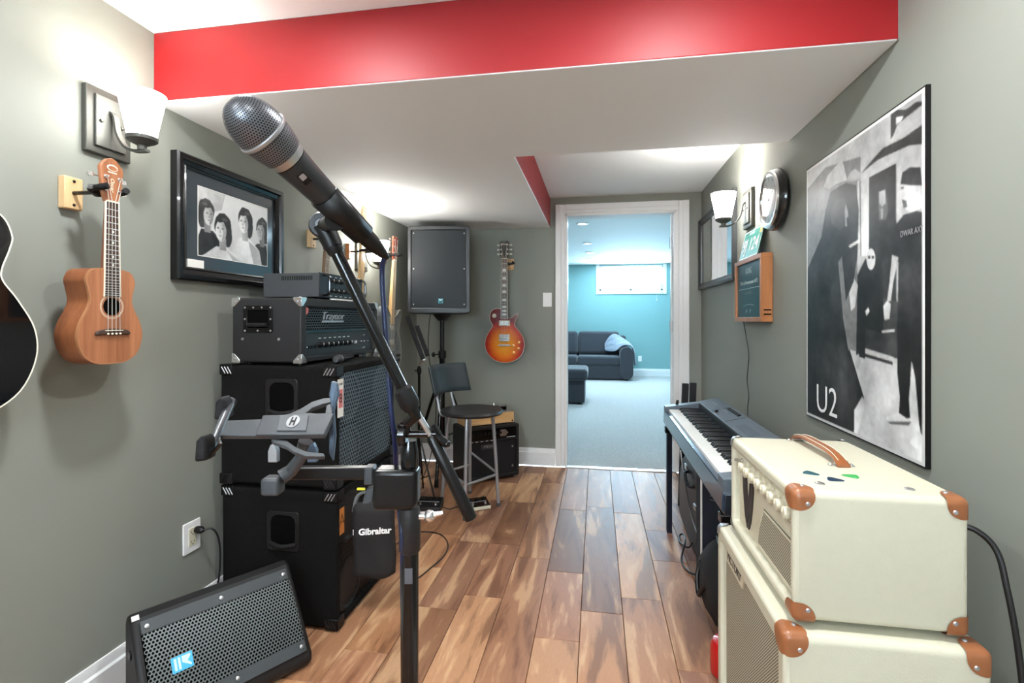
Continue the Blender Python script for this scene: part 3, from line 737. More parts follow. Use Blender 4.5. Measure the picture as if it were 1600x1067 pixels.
# grey semi-hollow guitar by the corner
sh = thing('semi_hollow_guitar', 'grey semi-hollow guitar with red-brown headstock by the corner speaker', 'guitar', (-1.432, 3.32, .80), PI / 2, rx=.04)
nz = .80
GREYG = M('grey_gloss', c(120, 126, 128), .2, coat=1)
instrument(sh, dict(out=[(0, 0), (.11, .012), (.17, .07), (.19, .145), (.165, .22), (.128, .28), (.13, .33), (.16, .39), (.165, .44), (.13, .455), (.08, .42), (.04, .405), (0, .40), (-.04, .43), (-.09, .475), (-.135, .47), (-.155, .42), (-.128, .33), (-.128, .28), (-.165, .22), (-.19, .145), (-.17, .07), (-.11, .012)],
    depth=.045, side=GREYG, top=GREYG, bind=BONE, fb=(.35, nz, .055, .043), heel=.36, nut=nz, br=.17, bw=.052, n=6, inlay=(3, 5, 7, 9, 12), board=MAPLE, neck=MAPLE, hmat=M('russet_gloss', c(150, 70, 50), .2, coat=.6),
    head=[(-.022, nz), (.022, nz), (.03, nz + .03), (.036, nz + .165), (-.036, nz + .165), (-.03, nz + .03)], hsmooth=0, pegs=[(-.024, nz + .05 + .045 * i, -1) for i in range(3)] + [(.024, nz + .14 - .045 * i, 1) for i in range(3)]))
for s in (-1, 1):
    MB().tube(ospline([(s * .085, -.0016, .30), (s * .075, -.0016, .27), (s * .09, -.0016, .22), (s * .105, -.0016, .18), (s * .095, -.0016, .155)], 4), .004, 8, .3).build('f_hole', DARK, sh)
BX(-.04, .04, -.012, -.0015, .165, .18).build('bridge', CHROME, sh, bev=.002)
for z in (.21, .31): BX(-.036, .036, -.007, -.0015, z, z + .035).build('pickup', CHROME, sh, bev=.002)
for i in range(4): MB().lathe([(.011, 0), (.009, .014)], (.1 + .03 * (i % 2), -.0015, .09 + .035 * (i // 2)), (0, -1, 0), 16).build('knob', BLKP, sh)
hanger((XL, 3.32, 1.632), 'dark hanger block holding the grey guitar by the corner', .105, ROSEW)

# sunburst single-cut guitar on the back wall
lp = thing('electric_guitar', 'cherry sunburst single-cut electric guitar hanging on the back wall', 'guitar', (-.727, 3.935, .837), 0)
k_ = .00105
LPO = [((x - 238) * k_, (997 - y) * k_) for x, y in [(238, 997), (310, 983), (368, 940), (393, 870), (385, 805), (350, 750), (320, 712), (328, 670), (343, 638), (337, 622), (318, 630), (288, 655), (262, 648), (252, 610), (226, 590), (200, 582), (165, 582), (135, 600), (121, 645), (130, 685), (144, 715), (120, 752), (92, 805), (84, 865), (104, 925), (160, 978)]]
nz = .832
instrument(lp, dict(out=LPO, depth=.05, round=.006, side=CHERRY, top=BURST, bind=CREAMP, fb=(.352, nz, .056, .045), fby=.012, heel=.37, nut=nz, br=.155, bw=.052, bry=-.014, n=6, inlay=(3, 5, 7, 9, 12, 15, 17, 19), block=1, fbbind=CREAMP, neck=CHERRY,
    head=[(-.023, nz), (.023, nz), (.033, nz + .025), (.034, nz + .06), (.037, nz + .138), (.018, nz + .146), (0, nz + .138), (-.018, nz + .146), (-.037, nz + .138), (-.034, nz + .06), (-.033, nz + .025)], hsmooth=0, hmat=BLKG, hlogo=('Gibson', .02, nz + .118),
    pegs=[(-.024, nz + .04 + .036 * i, -1) for i in range(3)] + [(.024, nz + .112 - .036 * i, 1) for i in range(3)], pegmat=PEARL))
for z in (.318, .208):
    MB().prism(rrect(-.044, .044, z - .022, z + .022, .004), -.005, -.0015, 'xz').build('pickup_ring', CREAMP, lp, bev=.001)
    MB().prism(rrect(-.034, .034, z - .017, z + .017, .003), -.012, -.004, 'xz').build('pickup', CHROME, lp, bev=.0015)
for z, w_ in ((.181, .041), (.142, .048)):
    MB().prism(rrect(-w_, w_, z - .007, z + .007, .006), -.017, -.009, 'xz').build('bridge' if z > .16 else 'tailpiece', CHROME, lp, bev=.002)
    for s in (-1, 1): MB().cyl((s * w_ * .88, -.0015, z), (s * w_ * .88, -.016, z), .006).build('post', CHROME, lp)
for x, z in ((.118, .165), (.115, .115), (.07, .138), (.076, .082)):
    MB().lathe([(.013, 0), (.012, .006), (.009, .013), (.001, .014)], (x, -.0015, z), (0, -1, 0), 18).build('knob', M('amber_knob', c(226, 160, 60), .15, coat=.8), lp)
MB().lathe([(.017, 0), (.017, .0025)], (-.083, -.0015, .378), (0, -1, 0), 24).build('switch_plate', CREAMP, lp)
MB().cyl((-.083, -.003, .378), (-.083, -.016, .380), .0025, .0035, 10).build('toggle_switch', CREAMP, lp)
hanger((-.695, YB, 1.635), 'pale hanger block behind the sunburst guitar neck', .09, PINE, (1, 0, 0), half=.036, tip=.03)

# ================================================================== FRAMED PHOTOGRAPH OF FOUR PEOPLE (left wall)
import numpy as np
def printed(name, polys, parent, box_, nx, ny, basis, grain=.10, blur=1, seed=3):
    """flat print as a fine grid of coloured vertices: polygons (grey, outline) painted in order, softened like a photograph"""
    a0, a1, b0, b1 = box_; SS = 3; rg = np.random.default_rng(seed)
    A, B = np.meshgrid(np.linspace(a0, a1, nx * SS), np.linspace(b0, b1, ny * SS)); img = np.full(A.shape, 128.)
    nz_ = np.zeros(A.shape)
    for o_, amp in ((4, 1.), (9, .7), (22, .5), (60, .35)):
        g_ = rg.standard_normal((int(o_ * ny / nx) + 2, o_ + 2)); yi = np.linspace(0, g_.shape[0] - 1.001, A.shape[0]); xi = np.linspace(0, g_.shape[1] - 1.001, A.shape[1])
        y0 = yi.astype(int); x0 = xi.astype(int); fy = (yi - y0)[:, None]; fx = (xi - x0)[None, :]
        nz_ += amp * ((g_[y0][:, x0] * (1 - fx) + g_[y0][:, x0 + 1] * fx) * (1 - fy) + (g_[y0 + 1][:, x0] * (1 - fx) + g_[y0 + 1][:, x0 + 1] * fx) * fy)
    for i, (g, o) in enumerate(polys):
        P = np.array(o); ins = np.zeros(A.shape, bool); n_ = len(P)
        for j in range(n_):
            (xa, ya), (xb, yb) = P[j], P[(j + 1) % n_]
            if ya == yb: continue
            ins ^= ((ya > B) != (yb > B)) & (A < (xb - xa) * (B - ya) / (yb - ya) + xa)
        an = rg.uniform(0, 2 * PI); ca = P.mean(0); ex = max(np.ptp(P[:, 0]), np.ptp(P[:, 1]), 1e-6)
        grad = ((A - ca[0]) * math.cos(an) + (B - ca[1]) * math.sin(an)) / ex
        v = g * (1 + .20 * grad) + nz_ * (grain * 110 if i else 2)
        img[ins] = np.clip(v, 6, 250)[ins]
    for _ in range(blur):
        p = np.pad(img, 1, mode='edge'); img = (p[:-2, 1:-1] + p[2:, 1:-1] + p[1:-1, :-2] + p[1:-1, 2:] + 2 * p[1:-1, 1:-1]) / 6
    img = img.reshape(ny, SS, nx, SS).mean((1, 3))
    mb = MB(); aa = np.linspace(a0, a1, nx); bb = np.linspace(b0, b1, ny)
    mb.add([basis(x, y) for y in bb for x in aa], [(j * nx + i, j * nx + i + 1, (j + 1) * nx + i + 1, (j + 1) * nx + i) for j in range(ny - 1) for i in range(nx - 1)])
    ob = mb.build(name, PRINT, parent, True, smooth=False)
    at_ = ob.data.color_attributes.new('Col', 'FLOAT_COLOR', 'POINT')
    for d, v in zip(at_.data, img.ravel()):
        q = lin(float(v)); d.color = (q, q, q * .985, 1)
    return ob
def picture_frame(t, m, w_, h_, fw, mat, depth=.03, step=True):
    """four mitred rails; m: local frame with origin at the lower-left corner"""
    for A, B, C, D in (((0, 0), (w_, 0), (w_ - fw, fw), (fw, fw)), ((w_, 0), (w_, h_), (w_ - fw, h_ - fw), (w_ - fw, fw)), ((w_, h_), (0, h_), (fw, h_ - fw), (w_ - fw, h_ - fw)), ((0, h_), (0, 0), (fw, fw), (fw, h_ - fw))):
        q = MB(m)
        lerp = lambda P, Q, k: (P[0] + (Q[0] - P[0]) * k, P[1] + (Q[1] - P[1]) * k)
        prof = ((0, .0), (0, depth * .8), (.12, depth), (.4, depth), (.5, depth * .72), (.8, depth * .62), (.88, depth * .7), (1, depth * .6), (1, .004)) if step else ((0, 0), (0, depth), (1, depth), (1, .004))
        pa = [(*lerp(A, D, k), d) for k, d in prof]; pb = [(*lerp(B, C, k), d) for k, d in prof]; n_ = len(prof)
        q.add(pa + pb, [(i, i + 1, n_ + i + 1, n_ + i) for i in range(n_ - 1)] + [(n_ - 1, 0, n_, 2 * n_ - 1), tuple(range(n_ - 1, -1, -1)), tuple(range(n_, 2 * n_))])
        q.build('frame_rail', mat, t, True, ang=25)
FY0, FY1, FZ0, FZ1 = 1.56, 2.173, 1.326, 1.79
pf = thing('framed_photograph', 'black framed monochrome photograph of four long-haired people', 'picture', (XL, (FY0 + FY1) / 2, FZ0))
m = frame((XL + .001, FY0, FZ0), (0, 1, 0), (0, 0, 1))
picture_frame(pf, m, FY1 - FY0, FZ1 - FZ0, .05, BLKM, .034)
MB(m).box(.04, FY1 - FY0 - .04, .04, FZ1 - FZ0 - .04, .0005, .012).build('mat_board', M('slate_mat', c(56, 64, 70), .12, var=.05, coat=.3), pf, True)
def four():
    P = []
    w_, h_ = .402, .262
    P.append((214, [(0, 0), (w_, 0), (w_, h_), (0, h_)]))
    P.append((196, [(0, h_), (0, h_ * .55), (w_ * .3, h_ * .75), (w_ * .35, h_)]))
    rp = random.Random(11)
    def blob(g, x, y, rx, ry, n_=22, j=.06, a0=0, a1=2 * PI):
        P.append((g, [(x + rx * math.cos(a0 + (a1 - a0) * i / n_) * (1 + rp.uniform(-j, j)), y + ry * math.sin(a0 + (a1 - a0) * i / n_) * (1 + rp.uniform(-j, j))) for i in range(n_)]))
    def person(x, y, s, hair, face, coat, t):
        """t = -1 looks left, 1 looks right; light falls from the left"""
        P.append((coat, [(x - .095 * s, -.0), (x - .08 * s, y - .095 * s), (x - .03 * s, y - .062 * s), (x + .03 * s, y - .062 * s), (x + .085 * s, y - .1 * s), (x + .1 * s, 0)]))
        P.append((max(20, coat - 34), [(x + .02 * s, y - .07 * s), (x + .085 * s, y - .1 * s), (x + .1 * s, 0), (x + .05 * s, 0)]))
        blob(hair, x - .004 * t * s, y + .012 * s, .041 * s, .046 * s)
        blob(hair, x - .026 * t * s, y - .018 * s, .020 * s, .040 * s)
        P.append((face - 56, [(x - .014 * s, y - .072 * s), (x + .018 * s, y - .072 * s), (x + .018 * s, y - .03 * s), (x - .016 * s, y - .03 * s)]))
        fx_ = x + .007 * t * s
        blob(face, fx_, y - .006 * s, .0255 * s, .037 * s, j=.02)
        P.append((face - 46, [(fx_ + .004 * s, y + .026 * s), (fx_ + .022 * s, y + .016 * s), (fx_ + .0245 * s, y - .012 * s), (fx_ + .014 * s, y - .036 * s), (fx_ + .004 * s, y - .040 * s), (fx_ + .010 * s, y - .014 * s)]))
        P.append((hair, [(fx_ - .027 * s, y + .008 * s), (fx_ - .022 * s, y + .026 * s), (fx_ - .006 * s, y + .022 * s), (fx_ + .012 * s, y + .028 * s), (fx_ + .027 * s, y + .004 * s), (fx_ + .026 * s, y + .036 * s), (fx_, y + .046 * s), (fx_ - .024 * s, y + .036 * s)]))
        for e in (-.010, .011):
            blob(84, fx_ + (e + .003 * t) * s, y + .003 * s, .0056 * s, .0024 * s, 10)
        P.append((face - 64, [(fx_ + .003 * t * s, y + .002 * s), (fx_ + .0065 * t * s, y - .013 * s), (fx_ + .001 * t * s, y - .014 * s)]))
        blob(face - 84, fx_ + .003 * t * s, y - .023 * s, .0066 * s, .0018 * s, 10)
        blob(hair + 34, x - .012 * t * s, y + .036 * s, .014 * s, .006 * s, 12)
    person(.045, .165, 1.0, 66, 196, 44, 1)
    person(.365, .155, 1.0, 60, 178, 56, -1)
    person(.255, .172, 1.1, 50, 218, 222, -1)
    person(.125, .118, 1.15, 52, 210, 214, -1)
    return [(g, [(min(max(a, 0), w_), min(max(b_, 0), h_)) for a, b_ in o]) for g, o in P]
pm = frame((XL + .0132, 1.673, 1.428), (0, 1, 0), (0, 0, 1))
MB(pm).box(-.003, .405, -.003, .265, -.001, 0).build('white_edge', PAPER, pf, True)
printed('photo_print', four(), pf, (0, .402, 0, .262), 150, 98, lambda a, b_: pm @ Vector((a, b_, .0004)), grain=.07)
MB(m).box(.062, .14, .052, .082, .0125, .0135).build('caption_card', PAPER, pf, True)

# ================================================================== AMP STACK ON THE LEFT
def cab(name, label, x0, x1, y0, y1, z0, z1, hz, gm_):
    """bass cabinet whose grille faces +x; the handle side faces -y"""
    t = thing(name, label, 'speaker cabinet', ((x0 + x1) / 2, (y0 + y1) / 2, z0), group='black bass cabinets of the left stack')
    MB().ring(rrect(y0, y1, z0 + .012, z1, .014), rrect(y0 + .028, y1 - .028, z0 + .04, z1 - .028, .006), x0, x1, 'yz').build('shell', CARPB, t, True, bev=.006)
    BX(x0 + .01, x0 + .02, y0 + .02, y1 - .02, z0 + .03, z1 - .02).build('back_panel', CARPB, t, True)
    BX(x1 - .02, x1 - .016, y0 + .02, y1 - .02, z0 + .03, z1 - .02).build('baffle', M('baffle_black', c(8, 11, 14), .5, var=.1, spec=.2), t, True)
    g = MB(); ya, yb, za, zb = y0 + .03, y1 - .03, z0 + .042, z1 - .03
    g.hexgrid(26, 26, lambda u, v: (x1 - .006, ya + (yb - ya) * u, za + (zb - za) * v), .84)
    go = g.build('grille', gm_, t, True, smooth=False)
    go['kind'] = 'stuff'
    for sy_ in (0, 1):
        for sz_ in (0, 1):
            cy, cz = y0 + .115 + sy_ * (y1 - y0 - .23), z0 + .13 + sz_ * (z1 - z0 - .26)
            sp = MB(); sp.lathe([(.1, .0), (.1, .004), (.088, .006), (.082, .001), (.045, -.012), (.04, -.008), (.02, -.002), (.001, .0)], (x1 - .0155, cy, cz), (1, 0, 0), 28)
            sp.build('driver', M('driver_cone', c(26, 32, 36), .5, var=.1), t, True)
    # moulded corner protectors with three diagonal ribs
    for cx, sx in ((x0, 1), (x1, -1)):
        for cz, sz in ((z0 + .012, 1), (z1, -1)):
            for cy, sy in ((y0, 1), (y1, -1)):
                k = MB(); a, b_, th_ = .05, .038, .004
                X = sorted((cx - sx * th_, cx + sx * a)); Z = sorted((cz - sz * th_ * .9, cz + sz * b_)); Y = sorted((cy - sy * th_, cy + sy * a))
                k.box(*X, *sorted((cy - sy * th_, cy + sy * .003)), *Z); k.box(*X, *Y, *sorted((cz - sz * th_ * .9, cz + sz * .003))); k.box(*sorted((cx - sx * th_, cx + sx * .003)), *Y, *Z)
                co = k.build('corner_protector', BLKP, t, True, bev=.003)
                if sy > 0:
                    r = MB()
                    for q in range(3):
                        xa = cx + sx * (.006 + q * .013); r.tube([(xa, cy - .0045, cz + sz * .006), (xa + sx * .016, cy - .0045, cz + sz * .032)], .0022, 6)
                    r.build('rib', SILVER if sz < 0 else BLKP, co, True)
    # recessed bar handle on the side
    xm = (x0 + x1) / 2 + .02
    hp = MB(); hp.ring(rrect(xm - .068, xm + .068, hz - .075, hz + .075, .014), rrect(xm - .052, xm + .052, hz - .058, hz + .06, .03), y0 - .004, y0 + .004, 'xz'); hp.build('handle_plate', M('handle_plastic', c(20, 20, 19), .4, var=.08, spec=.4), t, True, bev=.002)
    MB().prism(rrect(xm - .053, xm + .053, hz - .059, hz + .061, .03), y0 - .0006, y0 + .003, 'xz').build('handle_recess', DARK, t, True)
    MB().tube(ospline([(xm - .055, y0 - .001, hz - .05), (xm, y0 - .014, hz - .056), (xm + .055, y0 - .001, hz - .05)], 5), .009, 10).build('handle_bar', RUBBER, t, True)
    for x in (x0 + .06, x1 - .06):
        for y in (y0 + .06, y1 - .06): MB().cyl((x, y, z0), (x, y, z0 + .014), .016).build('foot', RUBBER, t, True)
    return t
cab('bass_cabinet', 'lower black bass cabinet on the floor, under the other cabinet', -1.45, -.964, 1.745, 2.28, 0, .53, .37, BLKP)
up = cab('bass_cabinet', 'upper black bass cabinet with lattice grille, under the amp head', -1.45, -.964, 1.737, 2.28, .532, 1.004, .88, BLUEMESH)
# stickers
st = thing('maker_sticker', 'white and pink tall sticker on the upper bass cabinet front', 'sticker', (-.962, 1.765, .86))
MB().box(-.9638, -.9630, 1.748, 1.792, .81, .955).build('paper', PAPER, st, True)
MB().box(-.9629, -.9626, 1.755, 1.785, .845, .915).build('pink_panel', PINKST, st, True)
k = MB(); k.text('UNB', frame((-.9626, 1.770, .935), (0, 1, 0), (0, 0, 1)), .014, .0002); k.text('8', frame((-.9624, 1.770, .88), (0, 1, 0), (0, 0, 1)), .05, .0002); k.build('lettering', BLACKINK, st, True)
st = thing('maker_sticker', 'orange tall sticker on the lower bass cabinet front', 'sticker', (-.962, 1.765, .40))
MB().box(-.9638, -.9630, 1.757, 1.803, .335, .485).build('paper', BLACKINK, st, True)
MB().box(-.9629, -.9626, 1.762, 1.798, .36, .46).build('orange_panel', ORANGE, st, True)
k = MB(); k.text('A', frame((-.9626, 1.780, .41), (0, 1, 0), (0, 0, 1)), .07, .0002); k.build('lettering', M('brown_ink', c(110, 66, 30), .6), st, True)

def corner_cap(t, p, sx, sy, sz, mat, a=.034, parent_world=True, name='corner'):
    """stamped three-sided corner with rounded lobes and one rivet a side"""
    k = MB(); x, y, z = p; e = .0022
    lobe = [(-e, -e), (a, -e), (a * .98, a * .28), (a * .72, a * .55), (a * .55, a * .72), (a * .28, a * .98), (-e, a)]
    k.prism([(x + sx * u_, z + sz * v_) for u_, v_ in lobe], y - sy * e, y + sy * .0015, 'xz')
    k.prism([(y + sy * u_, z + sz * v_) for u_, v_ in lobe], x - sx * e, x + sx * .0015, 'yz')
    k.prism([(x + sx * u_, y + sy * v_) for u_, v_ in lobe], z - sz * e, z + sz * .0015, 'xy')
    o = k.build(name, mat, t, parent_world, bev=.003, seg=3)
    rv(o, (x + sx * a * .42, y - sy * e, z + sz * a * .42), (0, -sy, 0)); rv(o, (x + sx * a * .42, y + sy * a * .42, z - sz * e), (0, 0, -sz))
    return o
def rv(o, p, d): MB().lathe([(.0045, 0), (.0035, .002), (.001, .0028)], p, d, 10).build('rivet', SILVER, o, True)
def soft_corner(t, p, sx, sy, sz, mat, a=.04, R=.012, th_=.003):
    """leather corner: a thin skin over the rounded corner, quarter-round on each face"""
    vs = []; fs = []; nr, na = 9, 13
    for ax in range(3):
        n0 = len(vs)
        for i in range(nr + 1):
            for j in range(na):
                an = PI / 2 * j / (na - 1); rad = a * (.90 + .13 * math.sin(2 * an)) * i / nr
                q = [0, 0, 0]; q[(ax + 1) % 3] = rad * math.cos(an); q[(ax + 2) % 3] = rad * math.sin(an)
                cc_ = Vector([max(w_, R) for w_ in q]); d = Vector(q) - cc_
                d = d.normalized() if d.length > 1e-6 else Vector((0, 0, 0)); d2 = cc_ + d * (R + th_)
                vs.append((p[0] + sx * d2.x, p[1] + sy * d2.y, p[2] + sz * d2.z))
        for i in range(nr):
            for j in range(na - 1): fs.append((n0 + i * na + j, n0 + i * na + j + 1, n0 + (i + 1) * na + j + 1, n0 + (i + 1) * na + j))
    o = MB().add(vs, fs).build('corner', mat, t, True, ang=60)
    x, y, z = p; e = th_
    rv(o, (x + sx * a * .6, y - sy * e, z + sz * a * .6), (0, -sy, 0)); rv(o, (x + sx * a * .6, y + sy * a * .6, z - sz * e), (0, 0, -sz))
    return o
# --- amplifier head
hx0, hx1, hy0, hy1, hz0, hz1 = -1.40, -1.106, 1.737, 2.405, 1.016, 1.266
ah = thing('amplifier_head', 'black tolex amplifier head with silver script badge on the upper cabinet', 'amplifier', ((hx0 + hx1) / 2, (hy0 + hy1) / 2, 1.004))
MB().ring(rrect(hy0, hy1, hz0, hz1, .01), rrect(hy0 + .035, hy1 - .035, hz0 + .02, hz1 - .035, .004), hx0, hx1, 'yz').build('shell', TOLEXB, ah, True, bev=.006, seg=3)
BX(hx0 + .01, hx0 + .02, hy0 + .02, hy1 - .02, hz0 + .01, hz1 - .02).build('back_panel', TOLEXB, ah, True)
zc_ = hz0 + .118
PANEL = M('amp_panel', c(34, 40, 44), .45, 0, var=.05)
BX(hx1 - .028, hx1 - .016, hy0 + .03, hy1 - .03, hz0 + .018, zc_).build('control_panel', PANEL, ah, True)
BX(hx1 - .022, hx1 - .008, hy0 + .033, hy1 - .033, zc_ - .003, zc_ + .004).build('divider', BLKM, ah, True)
BX(hx1 - .03, hx1 - .022, hy0 + .03, hy1 - .03, zc_, hz1 - .03).build('grille_backing', DARK, ah, True)
g = MB(); g.hexgrid(46, 9, lambda u, v: (hx1 - .014, hy0 + .036 + (hy1 - hy0 - .072) * u, zc_ + .005 + (hz1 - .04 - zc_) * v), .7)
go = g.build('grille', M('head_grille', c(70, 76, 80), .4, .5), ah, True, smooth=False); go['kind'] = 'stuff'
bd = MB(); lf = frame((hx1 - .011, 1.987, zc_ + .062), (0, 1, 0), (0, 0, 1)); bd.text('Traynor', lf, .046, .002, shear=.3, sx=1.2)
bd.add([lf @ Vector(p) for p in ((-.09, -.026, 0), (.085, -.026, 0), (.088, -.018, 0), (-.085, -.018, 0), (-.09, -.026, .003), (.085, -.026, .003), (.088, -.018, .003), (-.085, -.018, .003))], [(3, 2, 1, 0), (4, 5, 6, 7), (0, 1, 5, 4), (1, 2, 6, 5), (2, 3, 7, 6), (3, 0, 4, 7)])
bd.build('badge', SILVER, ah, True)
MB().lathe([(.017, 0), (.017, .0012)], (hx1 - .0138, hy0 + .052, zc_ + .085), (1, 0, 0), 24).build('round_sticker', PINKST, ah, True)
for i in range(7):
    y = hy0 + .155 + i * .04
    k = MB(); k.lathe([(.013, 0), (.012, .006), (.009, .007), (.0085, .018), (.001, .019)], (hx1 - .016, y, hz0 + .062), (1, 0, 0), 16); kn = k.build('knob', BLKP, ah, True)
    BX(hx1 + .001, hx1 + .0032, y - .001, y + .001, hz0 + .062, hz0 + .071).build('pointer', WHITEP, kn, True)
for i in range(3): MB().lathe([(.007, 0), (.007, .003), (.004, .003), (.004, .001)], (hx1 - .016, hy0 + .07 + i * .025, hz0 + .056), (1, 0, 0), 14).build('jack_socket', BLKP, ah, True)
for dy, dz in ((.045, .055), (.50, .06), (.53, .06), (.53, .09), (.53, .03), (.57, .06)): MB().cyl((hx1 - .017, hy0 + dy, hz0 + dz), (hx1 - .004, hy0 + dy, hz0 + dz + .003), .003).build('toggle_switch', CHROME, ah, True)
k = MB()
for i in range(7): k.box(hx1 - .0162, hx1 - .0157, hy0 + .145 + i * .04, hy0 + .165 + i * .04, hz0 + .088, hz0 + .091)
k.text('100', frame((hx1 - .0158, hy0 + .465, hz0 + .06), (0, 1, 0), (0, 0, 1)), .02, .0003)
k.build('panel_print', WHITEP, ah, True)
for sx, x in ((1, hx0), (-1, hx1)):
    for sy, y in ((1, hy0), (-1, hy1)):
        for sz, z in ((1, hz0), (-1, hz1)): corner_cap(ah, (x, y, z), sx, sy, sz, CHROME)
# recessed flap handle on the side
xa, xb, za, zb = hx0 + .05, hx0 + .175, hz0 + .115, hz1 - .03
MB().ring(rrect(xa, xb, za, zb, .008), rrect(xa + .018, xb - .018, za + .02, zb - .018, .003), hy0 - .004, hy0 + .001, 'xz').build('handle_plate', BLKM, ah, True, bev=.0015)
MB().prism(rrect(xa + .017, xb - .017, za + .019, zb - .017, .003), hy0 - .0008, hy0 + .001, 'xz').build('handle_recess', DARK, ah, True)
MB().cyl((xa + .022, hy0 - .008, za + .03), (xb - .022, hy0 - .008, za + .03), .008).build('handle_grip', RUBBER, ah, True)
for i, (fx, fz) in enumerate([(0, 0), (.5, 0), (1, 0), (0, .5), (1, .5), (0, 1), (.33, 1), (.66, 1), (1, 1)]):
    MB().lathe([(.004, 0), (.003, .002), (.0008, .0026)], (xa + .008 + fx * (xb - xa - .016), hy0 - .004, za + .008 + fz * (zb - za - .016)), (0, -1, 0), 10).build('screw', SILVER, ah, True)
for x in (hx0 + .045, hx0 + .2): MB().lathe([(.006, 0), (.005, .003), (.001, .004)], (x, hy0, hz0 + .09), (0, -1, 0), 12).build('bolt', STEEL, ah, True)
for x in (hx0 + .04, hx1 - .04):
    for y in (hy0 + .05, hy1 - .15): MB().cyl((x, y, 1.004), (x, y, hz0 + .002), .014).build('foot', RUBBER, ah, True)
# --- small preamp head
px0, px1, py0, py1, pz0, pz1 = -1.385, -1.125, 1.90, 2.275, 1.276, 1.376
sm = thing('small_amp_head', 'small grey metal amp head with knobs on top of the black head', 'amplifier', ((px0 + px1) / 2, (py0 + py1) / 2, 1.266))
BX(px0, px1 - .006, py0, py1, pz0, pz1).build('chassis', GUNMETAL, sm, True, bev=.002)
BX(px1 - .006, px1, py0 - .001, py1 + .001, pz0 - .002, pz1 + .002).build('face_plate', M('face_plate', c(34, 38, 42), .35, .3), sm, True, bev=.001)
for i in range(18): BX(px0 + .085 + i * .008, px0 + .0885 + i * .008, py0 - .0006, py0 + .001, pz1 - .03, pz1 - .012).build('vent_slot', DARK, sm, True)
for y in (py0 + .025, py1 - .025):
    MB().tube(ospline([(px1 - .002, y, pz0 + .008), (px1 + .018, y, pz0 + .01), (px1 + .028, y, pz0 + .025), (px1 + .028, y, pz1 - .025), (px1 + .018, y, pz1 - .01), (px1 - .002, y, pz1 - .008)], 4), .005, 8).build('rack_handle', BLKM, sm, True)
for r in range(2):
    for i in range(6):
        y = py0 + .085 + i * .042; z = pz0 + .03 + r * .042
        kn = MB().lathe([(.011, 0), (.010, .004), (.008, .005), (.007, .014), (.001, .015)], (px1, y, z), (1, 0, 0), 14).build('knob', BLKP, sm, True)
        BX(px1 + .0145, px1 + .0158, y - .0008, y + .0008, z, z + .007).build('pointer', WHITEP, kn, True)
k = MB()
for i in range(6): k.box(px1, px1 + .0004, py0 + .077 + i * .042, py0 + .093 + i * .042, pz1 - .012, pz1 - .0095); k.box(px1, px1 + .0004, py0 + .077 + i * .042, py0 + .093 + i * .042, pz0 + .006, pz0 + .0085)
k.build('panel_print', WHITEP, sm, True)
for x in (px0 + .03, px1 - .03):
    for y in (py0 + .04, py1 - .04): MB().cyl((x, y, 1.266), (x, y, pz0 + .001), .012).build('foot', RUBBER, sm, True)
tag(BX(-1.135, -1.108, 1.99, 2.15, 1.2662, 1.2722).build('folded_paper', PAPER, org=(-1.12, 2.07, 1.266)), 'strip of white paper on the edge of the black amp head', 'paper')
# spare microphone lying on the upper cabinet
p0 = onX(-1.03, 524, 562); p0.z = 1.0215; d_ = Vector((-.02, .175, 0)).normalized()
sp = thing('handheld_microphone', 'black handheld microphone lying on the upper bass cabinet', 'microphone', p0)
MB().lathe([(.001, 0), (.012, .002), (.0165, .01), (.0172, .022), (.0172, .034)], p0, d_, 20).build('head_grille', M('dark_mesh', c(60, 62, 64), .5, .4, bmp=.6, bscale=900), sp, True)
MB().lathe([(.0176, .034), (.0176, .040)], p0, d_, 20).build('ring', SILVER, sp, True)
MB().lathe([(.0165, .04), (.0150, .07), (.012, .17), (.011, .175)], p0, d_, 20).build('handle', BLKP, sp, True)
# stick bag hung at the lower cabinet's front corner, its face turned to the room
bo_ = Vector((-.948, 1.835, .155)); bf = frame(bo_, (.94, .34, 0), (0, 0, 1)); BW, BH = .165, .30
bg = thing('stick_bag', 'black drumstick bag hung at the lower bass cabinet front', 'bag', bo_)
vs = []; fs = []; n1, n2 = 17, 19
for sd_ in (1, -1):
    for i in range(n1):
        for j in range(n2):
            u_, v_ = i / (n1 - 1), j / (n2 - 1)
            e = max(0, 1 - (2 * u_ - 1) ** 6) ** .5 * max(0, 1 - (2 * v_ - 1) ** 10) ** .5
            vs.append(bf @ Vector((u_ * BW + .003 * math.sin(v_ * 6), v_ * BH + .006 * math.sin(u_ * 7) + (.012 * (2 * u_ - 1) ** 4 if v_ < .3 else 0), sd_ * (.022 * e + .0015 * math.sin(u_ * 9 + v_ * 7) * e))))
for k0 in (0, n1 * n2):
    for i in range(n1 - 1):
        for j in range(n2 - 1): fs.append((k0 + i * n2 + j, k0 + (i + 1) * n2 + j, k0 + (i + 1) * n2 + j + 1, k0 + i * n2 + j + 1))
MB().add(vs, fs).build('bag_body', M('bag_nylon', c(22, 20, 20), .8, var=.15, vs=60, bmp=.5, bscale=500), bg, True, ang=70)
MB().text('Gibraltar', bf @ Matrix.Translation((BW * .53, BH - .105, .0232)), .034, .0005, bold=.0013, sx=1.0).build('lettering', WHITEP, bg, True)
MB(bf).box(.004, .006, BH - .115, BH - .095, .016, .020).build('woven_tag', WHITEP, bg, True)
MB().tube(ospline([bf @ Vector(p) for p in ((.004, BH - .03, 0), (.02, BH + .03, 0), (.06, BH + .045, 0), (.12, BH + .04, 0), (.15, BH - .01, 0))], 5), .008, 8, .35).build('carry_strap', M('strap_web', c(96, 100, 100), .7), bg, True)

